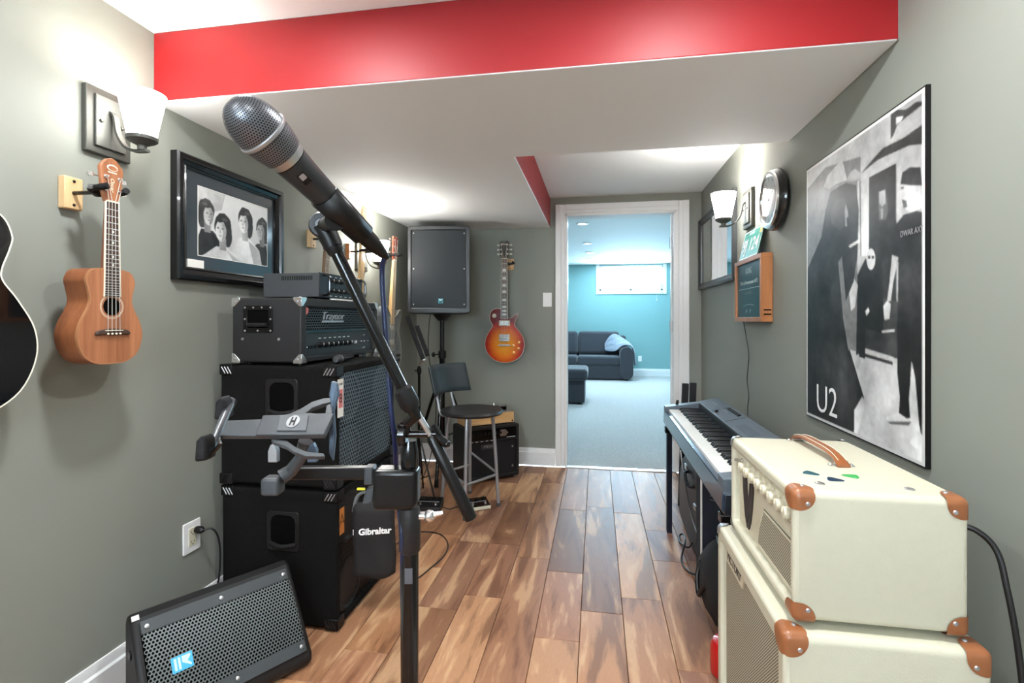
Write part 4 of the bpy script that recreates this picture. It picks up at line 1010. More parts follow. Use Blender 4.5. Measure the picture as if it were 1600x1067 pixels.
# ================================================================== FLOOR MONITOR WEDGE
wz = math.atan2(-.85, -.528)
wd = thing('floor_monitor', 'black wedge floor monitor with hexagon grille at lower left', 'floor monitor', (-1.2355, 1.4625, 0), wz)
LW = .235
prof = [(-.05, .004), (.17, .004), (.188, .022), (.188, .05), (.012, .296), (-.012, .303), (-.038, .292), (-.052, .27)]
MB().prism(prof, -LW, LW, 'yz').build('cabinet', M('monitor_shell', c(17, 17, 18), .6, var=.1, bmp=.4, bscale=350), wd, bev=.012, seg=3)
s_ = Vector((0, .012 - .188, .296 - .05)).normalized(); nrm = Vector((0, s_.z, -s_.y))
fm = frame(Vector((0, .188, .05)) + nrm * .0005, (-1, 0, 0), s_)
H_ = math.hypot(.176, .246)
GREYBAR = M('grille_bar', c(58, 63, 65), .5, .1, var=.05)
for z0_, z1_ in ((.012, .05), (H_ - .05, H_ - .012)):
    MB(fm).prism([(-LW + .02, z0_), (LW - .02, z0_), (LW - .02, z1_), (-LW + .02, z1_)], 0, .010).build('grille_rail', GREYBAR, wd, bev=.002)
    for x in (-LW + .035, 0, LW - .035): MB(fm).lathe([(.007, .010), (.006, .013), (.001, .014)], (x, (z0_ + z1_) / 2, 0), n=12).build('screw', STEEL, wd)
MB(fm).box(-LW + .02, LW - .02, .05, H_ - .05, 0, .002).build('grille_backing', DARK, wd)
g = MB(fm); g.hexgrid(44, 22, lambda u_, v_: (-LW + .02 + (2 * LW - .04) * u_, .047 + (H_ - .094) * v_, .0085 + .006 * (1 - (2 * v_ - 1) ** 2)), .66)
go = g.build('grille', GREYMESH, wd, smooth=False); go['kind'] = 'stuff'
lg = MB(fm).prism(rrect(-.158, -.104, .118, .160, .001), .0138, .0158).build('logo_plate', BLUEPLATE, wd)
k = MB(fm @ Matrix.Translation((0, .044, .0003))); k.box(-.151, -.145, .079, .111, .0155, .016); k.box(-.141, -.135, .079, .111, .0155, .016); k.prism([(-.131, .111), (-.109, .111), (-.109, .105), (-.118, .095), (-.109, .085), (-.109, .079), (-.131, .095)], .0155, .016)
k.build('logo_mark', M('logo_white', c(190, 226, 244), .4), lg)
MB(frame((LW + .0002, .02, .2), (0, 1, 0), (0, 0, 1))).prism(circ(0, 0, .014, 20), 0, .004).build('side_boss', BLKP, wd, bev=.001)
MB(fm).box(-LW + .004, -LW + .022, H_ - .004, H_ + .010, -.004, .003).build('white_patch', PAPER, wd)  # small white patch at the near upper corner

# ================================================================== OUTLET AND ITS CORD
wallplate('power_outlet', 'white outlet on the left wall behind the floor monitor', 'outlet', (XL, 1.653, .365), (0, 1, 0), (0, 0, 1), 'x', h=.115, w_=.08)
pc = thing('plugged_lead', 'black power cord plugged into the left wall outlet', 'cord', (XL + .012, 1.67, .39))
MB().lathe([(.012, 0), (.014, .01), (.013, .024), (.006, .034)], (XL + .0092, 1.668, .385), (1, 0, 0), 14).build('plug', BLKP, pc, True)
MB().tube(ospline([(XL + .04, 1.668, .385), (XL + .062, 1.685, .385), (XL + .075, 1.70, .35), (XL + .075, 1.712, .28), (XL + .07, 1.71, .18), (XL + .05, 1.70, .1), (XL + .035, 1.68, .03), (XL + .03, 1.6, .005)], 6), .0035, 8).build('cable', BLACKC, pc, True)
fc = MB(); 
for i in range(3):
    pts = []
    for a in range(20):
        th_ = a / 19 * 2 * PI * .97 + i * .4
        pts.append((-1.36 + .10 * math.cos(th_) + .006 * i, 1.13 + .11 * math.sin(th_), .006 + .008 * i + .002 * math.sin(th_ * 3)))
    fc.tube(pts, .0042, 8)
fc.tube(ospline([(-1.27, 1.16, .008), (-1.30, 1.22, .015), (-1.36, 1.30, .03)], 5), .0042, 8)
tag(fc.build('cable_coil', BLACKC, org=(-1.36, 1.13, 0)), 'black cable coiled on the floor beside the wedge monitor', 'cable')

# ================================================================== PA SPEAKER ON TRIPOD (back left corner)
PCx, PCy = -1.168, 3.69
ps = thing('pa_speaker', 'tall black loudspeaker on a pole in the back left corner', 'loudspeaker', (PCx, PCy, 1.225), math.radians(10))
MB().add([(-.23, -.175, 0), (.23, -.175, 0), (.15, .16, 0), (-.15, .16, 0), (-.23, -.175, .645), (.23, -.175, .645), (.15, .16, .645), (-.15, .16, .645)],
         [(3, 2, 1, 0), (4, 5, 6, 7), (0, 1, 5, 4), (1, 2, 6, 5), (2, 3, 7, 6), (3, 0, 4, 7)]).build('cabinet', M('speaker_shell', c(20, 22, 23), .5, var=.08, bmp=.3, bscale=400), ps, bev=.022, seg=4)
MB().ring(rrect(-.228, .228, .003, .642, .02), rrect(-.2, .2, .045, .612, .01), -.196, -.172, 'xz').build('front_rim', M('rim_plastic', c(24, 26, 28), .4, var=.05), ps, bev=.006, seg=3)
def perf():
    m, nt, b = nodes('perforated_steel'); v = ocoord(nt)
    vo = nt.nodes.new('ShaderNodeTexVoronoi'); vo.inputs['Scale'].default_value = 260; vo.inputs['Randomness'].default_value = .0
    nt.links.new(v, vo.inputs['Vector'])
    nt.links.new(ramp(nt, vo.outputs['Distance'], [(.3, c(5, 6, 7)), (.5, c(36, 41, 43))]), b.inputs['Base Color'])
    b.inputs['Roughness'].default_value = .45; b.inputs['Specular IOR Level'].default_value = .22
    return m
MB().prism(rrect(-.201, .201, .044, .613, .01), -.184, -.17, 'xz').build('grille', perf(), ps)
for x in (-.185, .185):
    for z in (.07, .33, .59): MB().lathe([(.005, 0), (.004, .002)], (x, -.184, z), (0, -1, 0), 10).build('screw', SILVER, ps)
lg = BX(-.004, .030, -.1862, -.1838, .078, .112).build('logo_plate', TEALLOGO, ps)
MB().prism([(0, .108), (.012, .096), (.026, .108), (.021, .108), (.012, .1), (.005, .108)], -.187, -.1862, 'xz').build('logo_mark', WHITEP, lg)
MB().prism([(.004, .083), (.026, .083), (.026, .088), (.012, .088), (.026, .1), (.022, .103), (.004, .087)], -.187, -.1862, 'xz').build('logo_mark', BLKP, lg)
for z in (-.05,): MB().lathe([(.03, z), (.05, z + .02), (.075, z + .05)], (0, 0, 0), n=20).build('pole_cup', BLKP, ps)
ts = thing('speaker_stand', 'black tripod stand under the corner loudspeaker', 'speaker stand', (PCx, PCy, 0))
MB().cyl((0, 0, .62), (0, 0, 1.174), .0165).build('inner_pole', BLKM, ts)
MB().cyl((0, 0, .12), (0, 0, .93), .021).build('outer_pole', BLKM, ts)
MB().lathe([(.022, .885), (.03, .89), (.03, .94), (.022, .948)], n=18).build('collar', BLKP, ts)
k = MB(); k.cyl((-.02, -.018, .917), (-.055, -.05, .917), .006); k.lathe([(.018, 0), (.02, .006), (.012, .016)], (-.05, -.045, .917), (-.7, -.7, 0), 12); k.build('locking_knob', BLKM, ts)
MB().lathe([(.022, .70), (.034, .705), (.034, .76), (.022, .765)], n=18).build('leg_collar', BLKP, ts)
MB().lathe([(.022, .26), (.032, .265), (.032, .31), (.022, .315)], n=18).build('brace_collar', BLKP, ts)
for a in (-80, 40, 160):
    ca, sa = math.cos(math.radians(a)), math.sin(math.radians(a))
    lg = MB().tube([(.03 * ca, .03 * sa, .735), (.31 * ca, .31 * sa, .018)], .0125, 10).build('leg', BLKM, ts)
    MB().tube([(.298 * ca, .298 * sa, .05), (.317 * ca, .317 * sa, .002)], .015, 10).build('rubber_foot', RUBBER, lg)
    MB().tube([(.03 * ca, .03 * sa, .288), (.19 * ca, .19 * sa, .325)], .006, 8).build('brace', BLKM, ts)
MB().tube(ospline([(-.06, -.10, 1.23), (-.07, -.11, 1.1), (-.075, -.09, .9), (-.03, -.06, .55), (-.05, -.1, .2), (-.1, -.15, .006), (-.05, -.3, .006)], 6), .0035, 6).build('signal_cable', BLACKC, ts)

# ================================================================== FOLDED MUSIC STAND
q0 = at(655, 650, 3.32); q0.z = 0
mu = thing('music_stand', 'black folding music stand with closed desk left of the stool', 'music stand', q0)
zt = at(655, 572, 3.32).z
MB().cyl((q0.x, q0.y, .05), (q0.x, q0.y, zt), .009).build('pole', BLKM, mu, True)
k = MB(); k.cyl((q0.x - .03, q0.y, zt - .03), (q0.x + .015, q0.y, zt - .03), .005); k.lathe([(.014, 0), (.014, .04)], (q0.x, q0.y, zt - .05)); k.build('wing_clamp', BLKP, mu, True)
A, B = at(636, 494, 3.32), at(660, 560, 3.30); dv = (B - A).normalized(); sdv = Vector((.05, -.99, .1)).normalized()
for off, l0, l1 in ((0, 0, .305), (.03, .07, .285)):
    P = A + Vector((off, .0 + off, 0)) + dv * l0; Q = A + Vector((off, off, 0)) + dv * l1
    f_ = frame(P, Q - P, Vector((.25, -.96, 0))); MB(f_).box(0, (Q - P).length, -.009, .009, -.016, .012).build('desk_bar', RUBBER, mu, True, bev=.003)
k = MB(); k.sph(B + Vector((.008, .008, -.012)), .016); k.tube([B, Vector((q0.x, q0.y, zt))], .008); k.build('desk_joint', STEEL, mu, True)
for a in (100, 215, 330):
    ca, sa = math.cos(math.radians(a)), math.sin(math.radians(a))
    MB().tube([(q0.x, q0.y, .42), (q0.x + .16 * ca, q0.y + .16 * sa, .008)], .006, 8).build('leg', BLKM, mu, True)
    MB().tube([(q0.x, q0.y, .12), (q0.x + .1 * ca, q0.y + .1 * sa, .165)], .004, 6).build('brace', BLKM, mu, True)

# ================================================================== STOOL
sc0 = Vector((-.775, 3.07, 0))
sl = thing('bar_stool', 'round black seat stool with silver legs and curved grey backrest', 'stool', sc0)
zt = .612
MB().lathe([(.001, zt - .026), (.16, zt - .028), (.192, zt - .02), (.2, zt - .008), (.192, zt + .004), (.17, zt + .002), (.001, zt - .002)], (sc0.x, sc0.y, 0), n=44).build('seat', M('seat_vinyl', c(30, 30, 32), .35, var=.08, bmp=.1, bscale=120), sl, True)
feet = [(-.765, 2.855), (-.614, 3.115), (-.85, 3.30), (-.985, 3.105)]
tops = []
for i, (x, y) in enumerate(feet):
    tx, ty = sc0.x + (x - sc0.x) * .72, sc0.y + (y - sc0.y) * .72
    tops.append((tx, ty))
    lo = MB().tube(ospline([(sc0.x + (x - sc0.x) * .35, sc0.y + (y - sc0.y) * .35, zt - .034), (tx * .6 + .4 * (sc0.x + (x - sc0.x) * .5), ty * .6 + .4 * (sc0.y + (y - sc0.y) * .5), zt - .036), (tx + (x - tx) * .25, ty + (y - ty) * .25, zt - .07), (x, y, .012)], 6), .011, 12).build('leg', SILVER, sl, True)
    MB().lathe([(.012, 0), (.013, .012), (.0115, .02)], (x, y, .0005)).build('foot_cap', GREYP, lo, True)
for i, z in ((0, .20), (1, .21), (2, .2), (3, .21)):
    a, b_ = feet[i], feet[(i + 1) % 4]; t_ = 1 - z / zt
    P = [(q[0] + (sc0.x - q[0]) * (1 - t_) * .22, q[1] + (sc0.y - q[1]) * (1 - t_) * .22, z + (.08 if i == 1 else 0) * w_) for w_, q in enumerate((a, b_))]
    MB().tube(P, .008, 10).build('rung', SILVER, sl, True)
bd_ = Vector((-.93, .37, 0)).normalized(); tn = Vector((-bd_.y, bd_.x, 0)); tn = tn if tn.y > 0 else -tn
bc = sc0 + bd_ * .215 + Vector((0, 0, 0))
vs = []; fs = []; n1 = 18
for i in range(n1):
    a = -1 + 2 * i / (n1 - 1); off = -bd_ * .07 * a * a
    for j in range(7):
        v_ = j / 6; lean = bd_ * (.05 * v_)
        p = bc + tn * a * .185 + off + lean + Vector((0, 0, .705 + .185 * v_)); vs.append(p)
for i in range(n1 - 1):
    for j in range(6): fs.append((i * 7 + j, (i + 1) * 7 + j, (i + 1) * 7 + j + 1, i * 7 + j + 1))
br_ = MB().add(vs, fs).build('backrest', M('backrest_plastic', c(48, 56, 60), .4, var=.06), sl, True)
sd = br_.modifiers.new('thick', 'SOLIDIFY'); sd.thickness = .016; sd.offset = 0
for s in (-1, 1):
    p1 = bc + tn * s * .075 + bd_ * .004
    MB().tube(ospline([sc0 + bd_ * .12 + tn * s * .09 + Vector((0, 0, zt - .032)), sc0 + bd_ * .185 + tn * s * .085 + Vector((0, 0, zt - .03)), p1 + Vector((0, 0, .66)), p1 + bd_ * .03 + Vector((0, 0, .80))], 6), .0095, 10).build('back_post', SILVER, sl, True)

# ================================================================== COMBO AMP, VALVE AMP, PEDALS
cr = math.atan2(.6, .8)
cb = thing('combo_amplifier', 'black combo guitar amplifier behind the stool', 'amplifier', (-.7525, 3.578, 0), cr)
wh, dp, hh = .223, .22, .405
MB().ring(rrect(-wh, wh, .018, hh, .012), rrect(-wh + .022, wh - .022, .042, hh - .022, .006), 0, dp, 'xz').build('shell', TOLEXB, cb, bev=.004)
BX(-wh + .01, wh - .01, dp - .02, dp - .01, .03, hh - .01).build('back_panel', TOLEXB, cb)
BX(-wh + .02, wh - .02, .012, .02, .04, .30).build('grille_cloth', CLOTHB, cb)
BX(-wh + .02, wh - .02, .006, .02, hh - .1, hh - .022).build('control_panel', BLKM, cb, bev=.002)
BX(-wh + .02, wh - .02, -.002, .02, hh - .112, hh - .1).build('panel_lip', TOLEXB, cb, bev=.003)
for i in range(9): MB().lathe([(.011, 0), (.009, .012), (.001, .013)], (-wh + .05 + i * .03, .006, hh - .055), (0, -1, 0), 14).build('knob', BLKP, cb)
k = MB()
for i in range(5): k.box(-wh + .05 + i * .04, -wh + .07 + i * .04, -.0025, -.002, hh - .107, hh - .103)
k.box(.12, wh - .03, .0055, .006, hh - .096, hh - .093); k.build('panel_print', WHITEP, cb)
MB().prism([(.07, hh - .085), (.11, hh - .085), (.135, hh - .06), (.11, hh - .035), (.07, hh - .035), (.062, hh - .06)], .003, .006, 'xz').build('mirror_badge', STEEL, cb)
nb = BX(-.085, .03, .006, .012, .235, .272).build('name_badge', GUNMETAL, cb, bev=.001)
MB().text('MESA', frame((-.028, .0058, .256), (1, 0, 0), (0, 0, 1)), .026, .0004, sx=1.2).build('lettering', SILVER, nb)
for z in (.09, .235): MB().lathe([(.008, 0), (.006, .004), (.001, .005)], (wh - .05, .012, z), (0, -1, 0), 12).build('screw', SILVER, cb)
for x in (-wh + .04, wh - .04):
    for y in (.04, dp - .04): MB().cyl((x, y, 0), (x, y, .02), .014).build('foot', RUBBER, cb)
va = thing('valve_amplifier', 'pale wooden valve amplifier sitting on the combo amp', 'amplifier', (-.7525, 3.578, hh), cr)
BX(-.20, .195, .03, .185, .006, .085).build('wood_case', PLYEDGE, va, bev=.003)
BX(-.19, .185, .036, .179, .085, .0875).build('top_plate', SILVER, va)
for x in (-.04, .06):
    k = MB().lathe([(.012, .0875), (.012, .095), (.010, .097)], (x, .1, 0), n=14).build('valve_base', BLKP, va)
    MB().lathe([(.009, .097), (.010, .105), (.010, .14), (.006, .15), (.001, .152)], (x, .1, 0), n=14).build('valve', CHROME, k)
tr = BX(.10, .155, .075, .135, .0875, .125).build('transformer', BLKM, va, bev=.003)
k = MB(); k.box(.095, .16, .07, .14, .122, .129); k.box(.095, .16, .07, .14, .0875, .094); k.build('transformer_plate', STEEL, tr)
k = MB(); k.box(-.185, -.11, .08, .12, .0875, .105); k.cyl((-.18, .1, .105), (-.12, .1, .112), .006); k.build('choke', WHITEP, va, bev=.003)
for x in (-.17, .17):
    for y in (.045, .165): MB().cyl((x, y, 0), (x, y, .008), .01).build('foot', RUBBER, va)
MB().lathe([(.006, 0), (.005, .006)], (.18, .03, .02), (0, -1, 0), 12).build('knob', BLKP, va)
def pedal(label, loc, rz, w_, d__, h_, mat, edge, n_kn):
    t = thing('effects_pedal', label, 'effects pedal', loc, rz)
    MB().prism([(-d__ / 2, .004), (d__ / 2, .004), (d__ / 2, h_), (-d__ / 2, h_ * .55)], -w_ / 2, w_ / 2, 'yz').build('housing', mat, t, bev=.003)
    BX(-w_ / 2, w_ / 2, -d__ / 2 - .003, -d__ / 2 + .001, .004, h_ * .5).build('front_edge', edge, t, bev=.001)
    sl_ = (h_ * .45) / d__
    for i in range(n_kn):
        x = -w_ / 2 + w_ * (i + .5) / n_kn; z = h_ * .55 + sl_ * (d__ * .78)
        MB().lathe([(.009, 0), (.008, .012), (.001, .013)], (x, d__ * .28, z - .001), n=12).build('knob', BLKP, t)
    for x in (-w_ * .3, w_ * .3):
        z = h_ * .55 + sl_ * (d__ * .25)
        k = MB(); k.lathe([(.010, 0), (.010, .004), (.006, .004), (.006, .014), (.001, .016)], (x, -d__ * .25, z - .001), n=12); k.build('foot_switch', CHROME, t)
    k = MB(); k.box(-w_ * .4, w_ * .4, -.004, .004, h_ * .55 + sl_ * d__ * .5, h_ * .55 + sl_ * d__ * .5 + .003); k.build('display_bar', SILVER, t)
    for s in (-1, 1):
        for q in (-1, 1): MB().cyl((s * w_ * .4, q * d__ * .4, 0), (s * w_ * .4, q * d__ * .4, .005), .006, n=8).build('foot', RUBBER, t)
    return t
pedal('black effects pedal left of the stool legs', (-1.03, 2.985, 0), .08, .16, .115, .06, BLKP, GUNMETAL, 4)
pedal('beige-edged effects pedal under the stool', (-.735, 3.06, 0), .55, .135, .10, .048, BLKM, CREAMP, 3)
fcb = MB().tube(ospline([(-.95, 2.99, .02), (-.91, 3.0, .005), (-.88, 3.02, .005), (-.84, 3.08, .008), (-.81, 3.075, .02)], 8), .003, 6)
tag(fcb.build('patch_cable', BLACKC, org=(-.9, 3.0, 0)), 'short black patch cable between the two floor pedals', 'cable')
pts = [onZ(.004, *p) for p in ((620, 850), (640, 833), (670, 831), (690, 836), (700, 850), (694, 868), (672, 888), (650, 905), (625, 912))]
tag(MB().tube(ospline(pts, 6), .003, 6).build('instrument_cable', BLACKC, org=pts[4]), 'thin black cable looping on the floor behind the mic stand', 'cable')

# ================================================================== BOOM MICROPHONE STAND (foreground)
sb0 = at(640, 700, .66); sb0.z = 0
ms = thing('microphone_stand', 'black boom microphone stand in the foreground', 'mic stand', sb0)
sx_, sy_ = sb0.x, sb0.y; camf_ = Vector((FX, FY, 0))
def zz(py, zc=.66): return CZ + (CY - py) / F * zc
for a in (70, 190, 310):
    ca, sa = math.cos(math.radians(a)), math.sin(math.radians(a))
    lg = MB().tube([(sx_ + .025 * ca, sy_ + .025 * sa, .10), (sx_ + .30 * ca, sy_ + .30 * sa, .016)], .009, 10).build('leg', BLKM, ms, True)
    MB().tube([(sx_ + .285 * ca, sy_ + .285 * sa, .021), (sx_ + .315 * ca, sy_ + .315 * sa, .013)], .0125, 10).build('rubber_foot', RUBBER, lg, True)
MB().lathe([(.02, .06), (.035, .07), (.035, .12), (.02, .14)], (sx_, sy_, 0), n=20).build('leg_hub', BLKP, ms, True)
MB().cyl((sx_, sy_, .07), (sx_, sy_, zz(800)), .0118, n=24).build('lower_tube', BLKM, ms, True)
MB().lathe([(.012, zz(862)), (.0142, zz(858)), (.0142, zz(800)), (.0125, zz(792))], (sx_, sy_, 0), n=24).build('height_clutch', M('clutch_rubber', c(20, 20, 21), .5), ms, True)
lb_ = frame(Vector((sx_, sy_, zz(893))) - camf_ * .0117, (RX, RY, 0), (0, 0, 1)); MB(lb_).box(-.004, .006, -.010, .010, -.001, .0006).build('maker_label', M('label_grey', c(84, 84, 88), .4), ms, True)
MB().cyl((sx_, sy_, zz(800)), (sx_, sy_, zz(720)), .0078, n=20).build('upper_tube', STEEL, ms, True)
k = MB(); k.lathe([(.010, zz(735)), (.0115, zz(730)), (.0115, zz(705)), (.0095, zz(695)), (.0085, zz(688))], (sx_, sy_, 0), n=18)
k.build('swivel_socket', BLKM, ms, True)
pv = at(634, 678, .655); camx = Vector((RX, RY, 0)); camf = Vector((FX, FY, 0)); UP = Vector((0, 0, 1))
k = MB(); k.lathe([(.013, -.006), (.015, -.004), (.015, .004), (.013, .006)], pv - camx * .004, camx, 20)
for q in (-.003, .003): k.lathe([(.0158, q - .0008), (.0158, q + .0008)], pv - camx * .004, camx, 20)
k.build('pivot_disc', BLKM, ms, True)
k = MB(); k.tube([pv + camx * .0, pv + camx * .043], .0045, 10); k.tube([pv + camx * .04 - UP * .002, pv + camx * .052 - UP * .012], .006, 10); k.tube([pv + camx * .036 + UP * .012, pv + camx * .044 - UP * .002], .005, 8); k.sph(pv + camx * .054 - UP * .013, .005)
k.build('wing_bolt', BLKM, ms, True)
B0, B1 = at(508, 358, .63), at(634, 618, .648); bdv = (B1 - B0).normalized()
B2 = B1 + bdv * .03; B3 = at(674, 682, .655); B4 = at(737, 812, .655)
MB().tube([B1 + bdv * .012, B1 + bdv * .03, pv + UP * .012, pv], [.0085, .0085, .0075, .007], 10).build('pivot_yoke', BLKM, ms, True)
MB().tube([B0, B1], .0078, 16).build('boom_tube', BLKM, ms, True)
MB().lathe([(.0085, -.012), (.0125, -.008), (.013, .012), (.010, .02)], B1, bdv, 18).build('boom_sleeve', BLKP, ms, True)
MB().tube([B1, B3], .0045, 12).build('boom_rod', STEEL, ms, True)
rd = (B4 - B3).normalized()
gm = MB(); gm.tube([B3 - rd * .002, B3 + rd * .004, B3 + rd * .06, B4 - rd * .012, B4 - rd * .002, B4], [.005, .0076, .0080, .0086, .0082, .005], 18); gm.build('counterweight', M('counterweight_black', c(9, 8, 8), .35, spec=.4), ms, True)
k = MB(); tp = Vector((sx_, sy_, zz(806))); k.tube([tp, tp + camx * .022], .0055, 10); k.sph(tp + camx * .026, .008); k.tube([tp + camx * .028 + UP * .001, tp + camx * .044 + UP * .004], [.004, .0028], 8); k.build('wing_nut', CHROME, ms, True)

# microphone: long axis from the head (nearer the lens) to the tail
MA, MZ = at(368, 166, .465), at(588, 386, .625); mdv = (MZ - MA).normalized(); ML = (MZ - MA).length
mc = thing('microphone', 'silver grille vocal microphone in the boom stand clip', 'microphone', MA)
u_ = mdv.orthogonal().normalized(); w_v = mdv.cross(u_)
PR = [(.0002, -.006), (.012, -.0045), (.019, .000), (.0232, .008), (.0250, .018), (.0256, .030)]
def prof_at(P, v):
    L_ = [0]
    for i in range(1, len(P)): L_.append(L_[-1] + math.hypot(P[i][0] - P[i - 1][0], P[i][1] - P[i - 1][1]))
    s = v * L_[-1]
    for i in range(1, len(P)):
        if s <= L_[i] or i == len(P) - 1:
            q = (s - L_[i - 1]) / (L_[i] - L_[i - 1]); return (P[i - 1][0] + (P[i][0] - P[i - 1][0]) * q, P[i - 1][1] + (P[i][1] - P[i - 1][1]) * q)
def around(P):
    def fn(u, v):
        r, h = prof_at(P, min(max(v, 0), 1)); a = 2 * PI * u
        return MA + mdv * h + (u_ * math.cos(a) + w_v * math.sin(a)) * r
    return fn
PRs = []
for i in range(25): 
    a = i / 24 * PI / 2; PRs.append((max(.0003, .0256 * math.sin(a) ** .8), .030 - .036 * math.cos(a)))
g = MB(); g.hexgrid(58, 21, around(PRs), .60, True); o = g.build('ball_grille', MICMESH, mc, True, smooth=False); o['kind'] = 'stuff'
MB().lathe([(max(.0001, r - .0012), h + .0008) for r, h in PRs], MA, mdv, 40).build('inner_foam', M('mic_foam', c(34, 35, 38), .9), mc, True)
MB().lathe([(.0250, .0295), (.0265, .0308), (.0265, .0332), (.0255, .0345)], MA, mdv, 48).build('grille_ring', SILVER, mc, True)
P2 = [(.0252, .035), (.0240, .045), (.0212, .058)]
g = MB(); g.hexgrid(58, 9, around(P2), .60, True); o = g.build('lower_grille', MICMESH, mc, True, smooth=False); o['kind'] = 'stuff'
MB().lathe([(r - .001, h) for r, h in P2], MA, mdv, 40).build('inner_basket', M('mic_inner', c(38, 40, 44), .8), mc, True)
MB().lathe([(.0210, .0575), (.0204, .0585), (.0196, .0635), (.0186, .066)], MA, mdv, 40).build('collar', STEEL, mc, True)
MICB = M('mic_body', c(52, 54, 55), .35, .5, var=.05)
MB().lathe([(.0186, .067), (.0172, .085), (.0148, .13), (.0128, .165), (.0122, .182), (.0118, .185)], MA, mdv, 36).build('handle', MICB, mc, True)
sw = (u_ * 0 - camf).normalized(); sw = (sw - mdv * sw.dot(mdv)).normalized()
f_ = frame(MA + mdv * .083 + sw * .0172, mdv, sw.cross(mdv)); k = MB(f_); k.prism(rrect(-.007, .007, -.0045, .0045, .001), -.002, .0006); swo = k.build('switch_recess', BLKP, mc, True)
MB(f_).prism(rrect(-.005, .001, -.003, .003, .001), 0, .0018).build('slider', SILVER, swo, True)
MB().lathe([(.0105, .184), (.0105, .20), (.0095, .21), (.0068, ML + .012), (.004, ML + .022)], MA, mdv, 24).build('cable_plug', BLKP, mc, True)
# clip (belongs to the stand)
def shell_arc(P0, l0, l1, r0, r1, a0, a1, n_=14):
    vs = []; fs = []
    ref = (UP - mdv * UP.dot(mdv)).normalized(); sid = mdv.cross(ref)
    for i, (l, r) in enumerate(((l0, r0), (l1, r1))):
        for j in range(n_):
            a = a0 + (a1 - a0) * j / (n_ - 1); vs.append(P0 + mdv * l + (ref * math.cos(a) + sid * math.sin(a)) * r)
    for j in range(n_ - 1): fs.append((j, j + 1, n_ + j + 1, n_ + j))
    return vs, fs
vs, fs = shell_arc(MA, .118, .185, .0178, .0152, math.radians(62), math.radians(298)); k = MB().add(vs, fs).build('clip_cradle', BLKP, ms, True)
sd = k.modifiers.new('thick', 'SOLIDIFY'); sd.thickness = .003; sd.offset = -1
sw0 = at(505, 352, .63); base = MA + mdv * .145 - ((UP - mdv * UP.dot(mdv)).normalized()) * .014
MB().tube([base, base + (sw0 - base) * .5, sw0], [.012, .009, .008], 12).build('clip_neck', BLKP, ms, True)
sd_ = (camf * -1); k = MB(); k.lathe([(.014, -.009), (.0165, -.006), (.0165, .006), (.014, .009)], sw0, camf, 24); k.tube([sw0, sw0 + bdv * .03], [.0135, .012], 14); k.build('clip_swivel', BLKP, ms, True)
k = MB(); k.lathe([(.006, 0), (.006, .0015), (.003, .0015), (.003, .0005)], sw0 - camf * .009, -camf, 14); k.build('swivel_screw', BLKM, ms, True)
MB().lathe([(.0088, .02), (.0105, .022), (.0105, .036), (.0085, .04)], sw0, bdv, 18).build('boom_tip', BLKP, ms, True)
# blue microphone cable
cpts = [MZ + mdv * .018, at(597, 425, .65), at(601, 500, .655), at(606, 570, .655), at(611, 640, .655), at(617, 690, .665), at(619, 728, .688), at(621, 760, .692), at(625, 805, .66), at(629, 845, .65), at(629, 920, .664), at(632, 1020, .676), at(640, 1150, .68)]
end = Vector((sx_ - .03, sy_ - .03, .02)); cpts += [Vector((sx_ - .012, sy_ - .022, .3)), end, Vector((sx_ + .1, sy_ + .06, .006)), Vector((sx_ - .1, sy_ + .25, .006))]
tag(MB().tube(ospline(cpts, 8), .0035, 10).build('microphone_cable', BLUEC, org=cpts[0]), 'dark blue cable running from the microphone down the stand', 'cable')

# ================================================================== TABLET HOLDER CLAMPED TO THE STAND
th0 = Vector((sx_, sy_, zz(790)))
tb = thing('tablet_holder', 'grey clamp-on tablet holder reaching left from the mic stand', 'tablet holder', th0)
HM = M('holder_plastic', c(56, 59, 62), .42, var=.06); HD = M('holder_black', c(9, 9, 10), .3, var=.06, spec=.4)
cf = frame(Vector((sx_, sy_, zz(760))), camx, UP)      # local: x right, y up, z towards the lens
k = MB(cf); k.prism([(-.045, -.026), (.004, -.026)] + [(.013 * math.cos(a), -.026 + 0) for a in ()] + [(.013, -.02), (.013, .026), (-.045, .026)], -.014, .018); k.build('clamp_block', HD, tb, True, bev=.006, seg=3)
k = MB(cf); k.prism(rrect(-.166, -.045, .010, .026, .004), -.009, .006); k.build('support_arm', HD, tb, True, bev=.002)
k = MB(cf); k.prism(rrect(-.058, -.046, .004, .0275, .002), -.011, .009); k.build('arm_collar', HM, tb, True, bev=.002)
k = MB(cf); k.prism([(-.062, -.022), (-.047, -.02), (-.046, .0), (-.055, .0)], -.006, .006); k.build('clamp_lever', HM, tb, True, bev=.002)
k = MB(cf); k.prism(rrect(-.069, -.058, -.004, -.001, .001), .001, .003); k.build('yellow_mark', M('yellow_tape', c(214, 206, 40), .5), tb, True)
E0 = at(428, 756, .60)
k = MB(); k.tube([at(440, 745, .605), at(455, 735, .61), at(470, 715, .605), at(478, 690, .60)], [.009, .008, .007, .009], 10); k.build('tilt_yoke', HM, tb, True)
k = MB(frame(E0, camx, UP)); k.prism(rrect(-.012, .010, -.012, .009, .004), -.010, .010); k.build('tilt_knob', HM, tb, True, bev=.003)
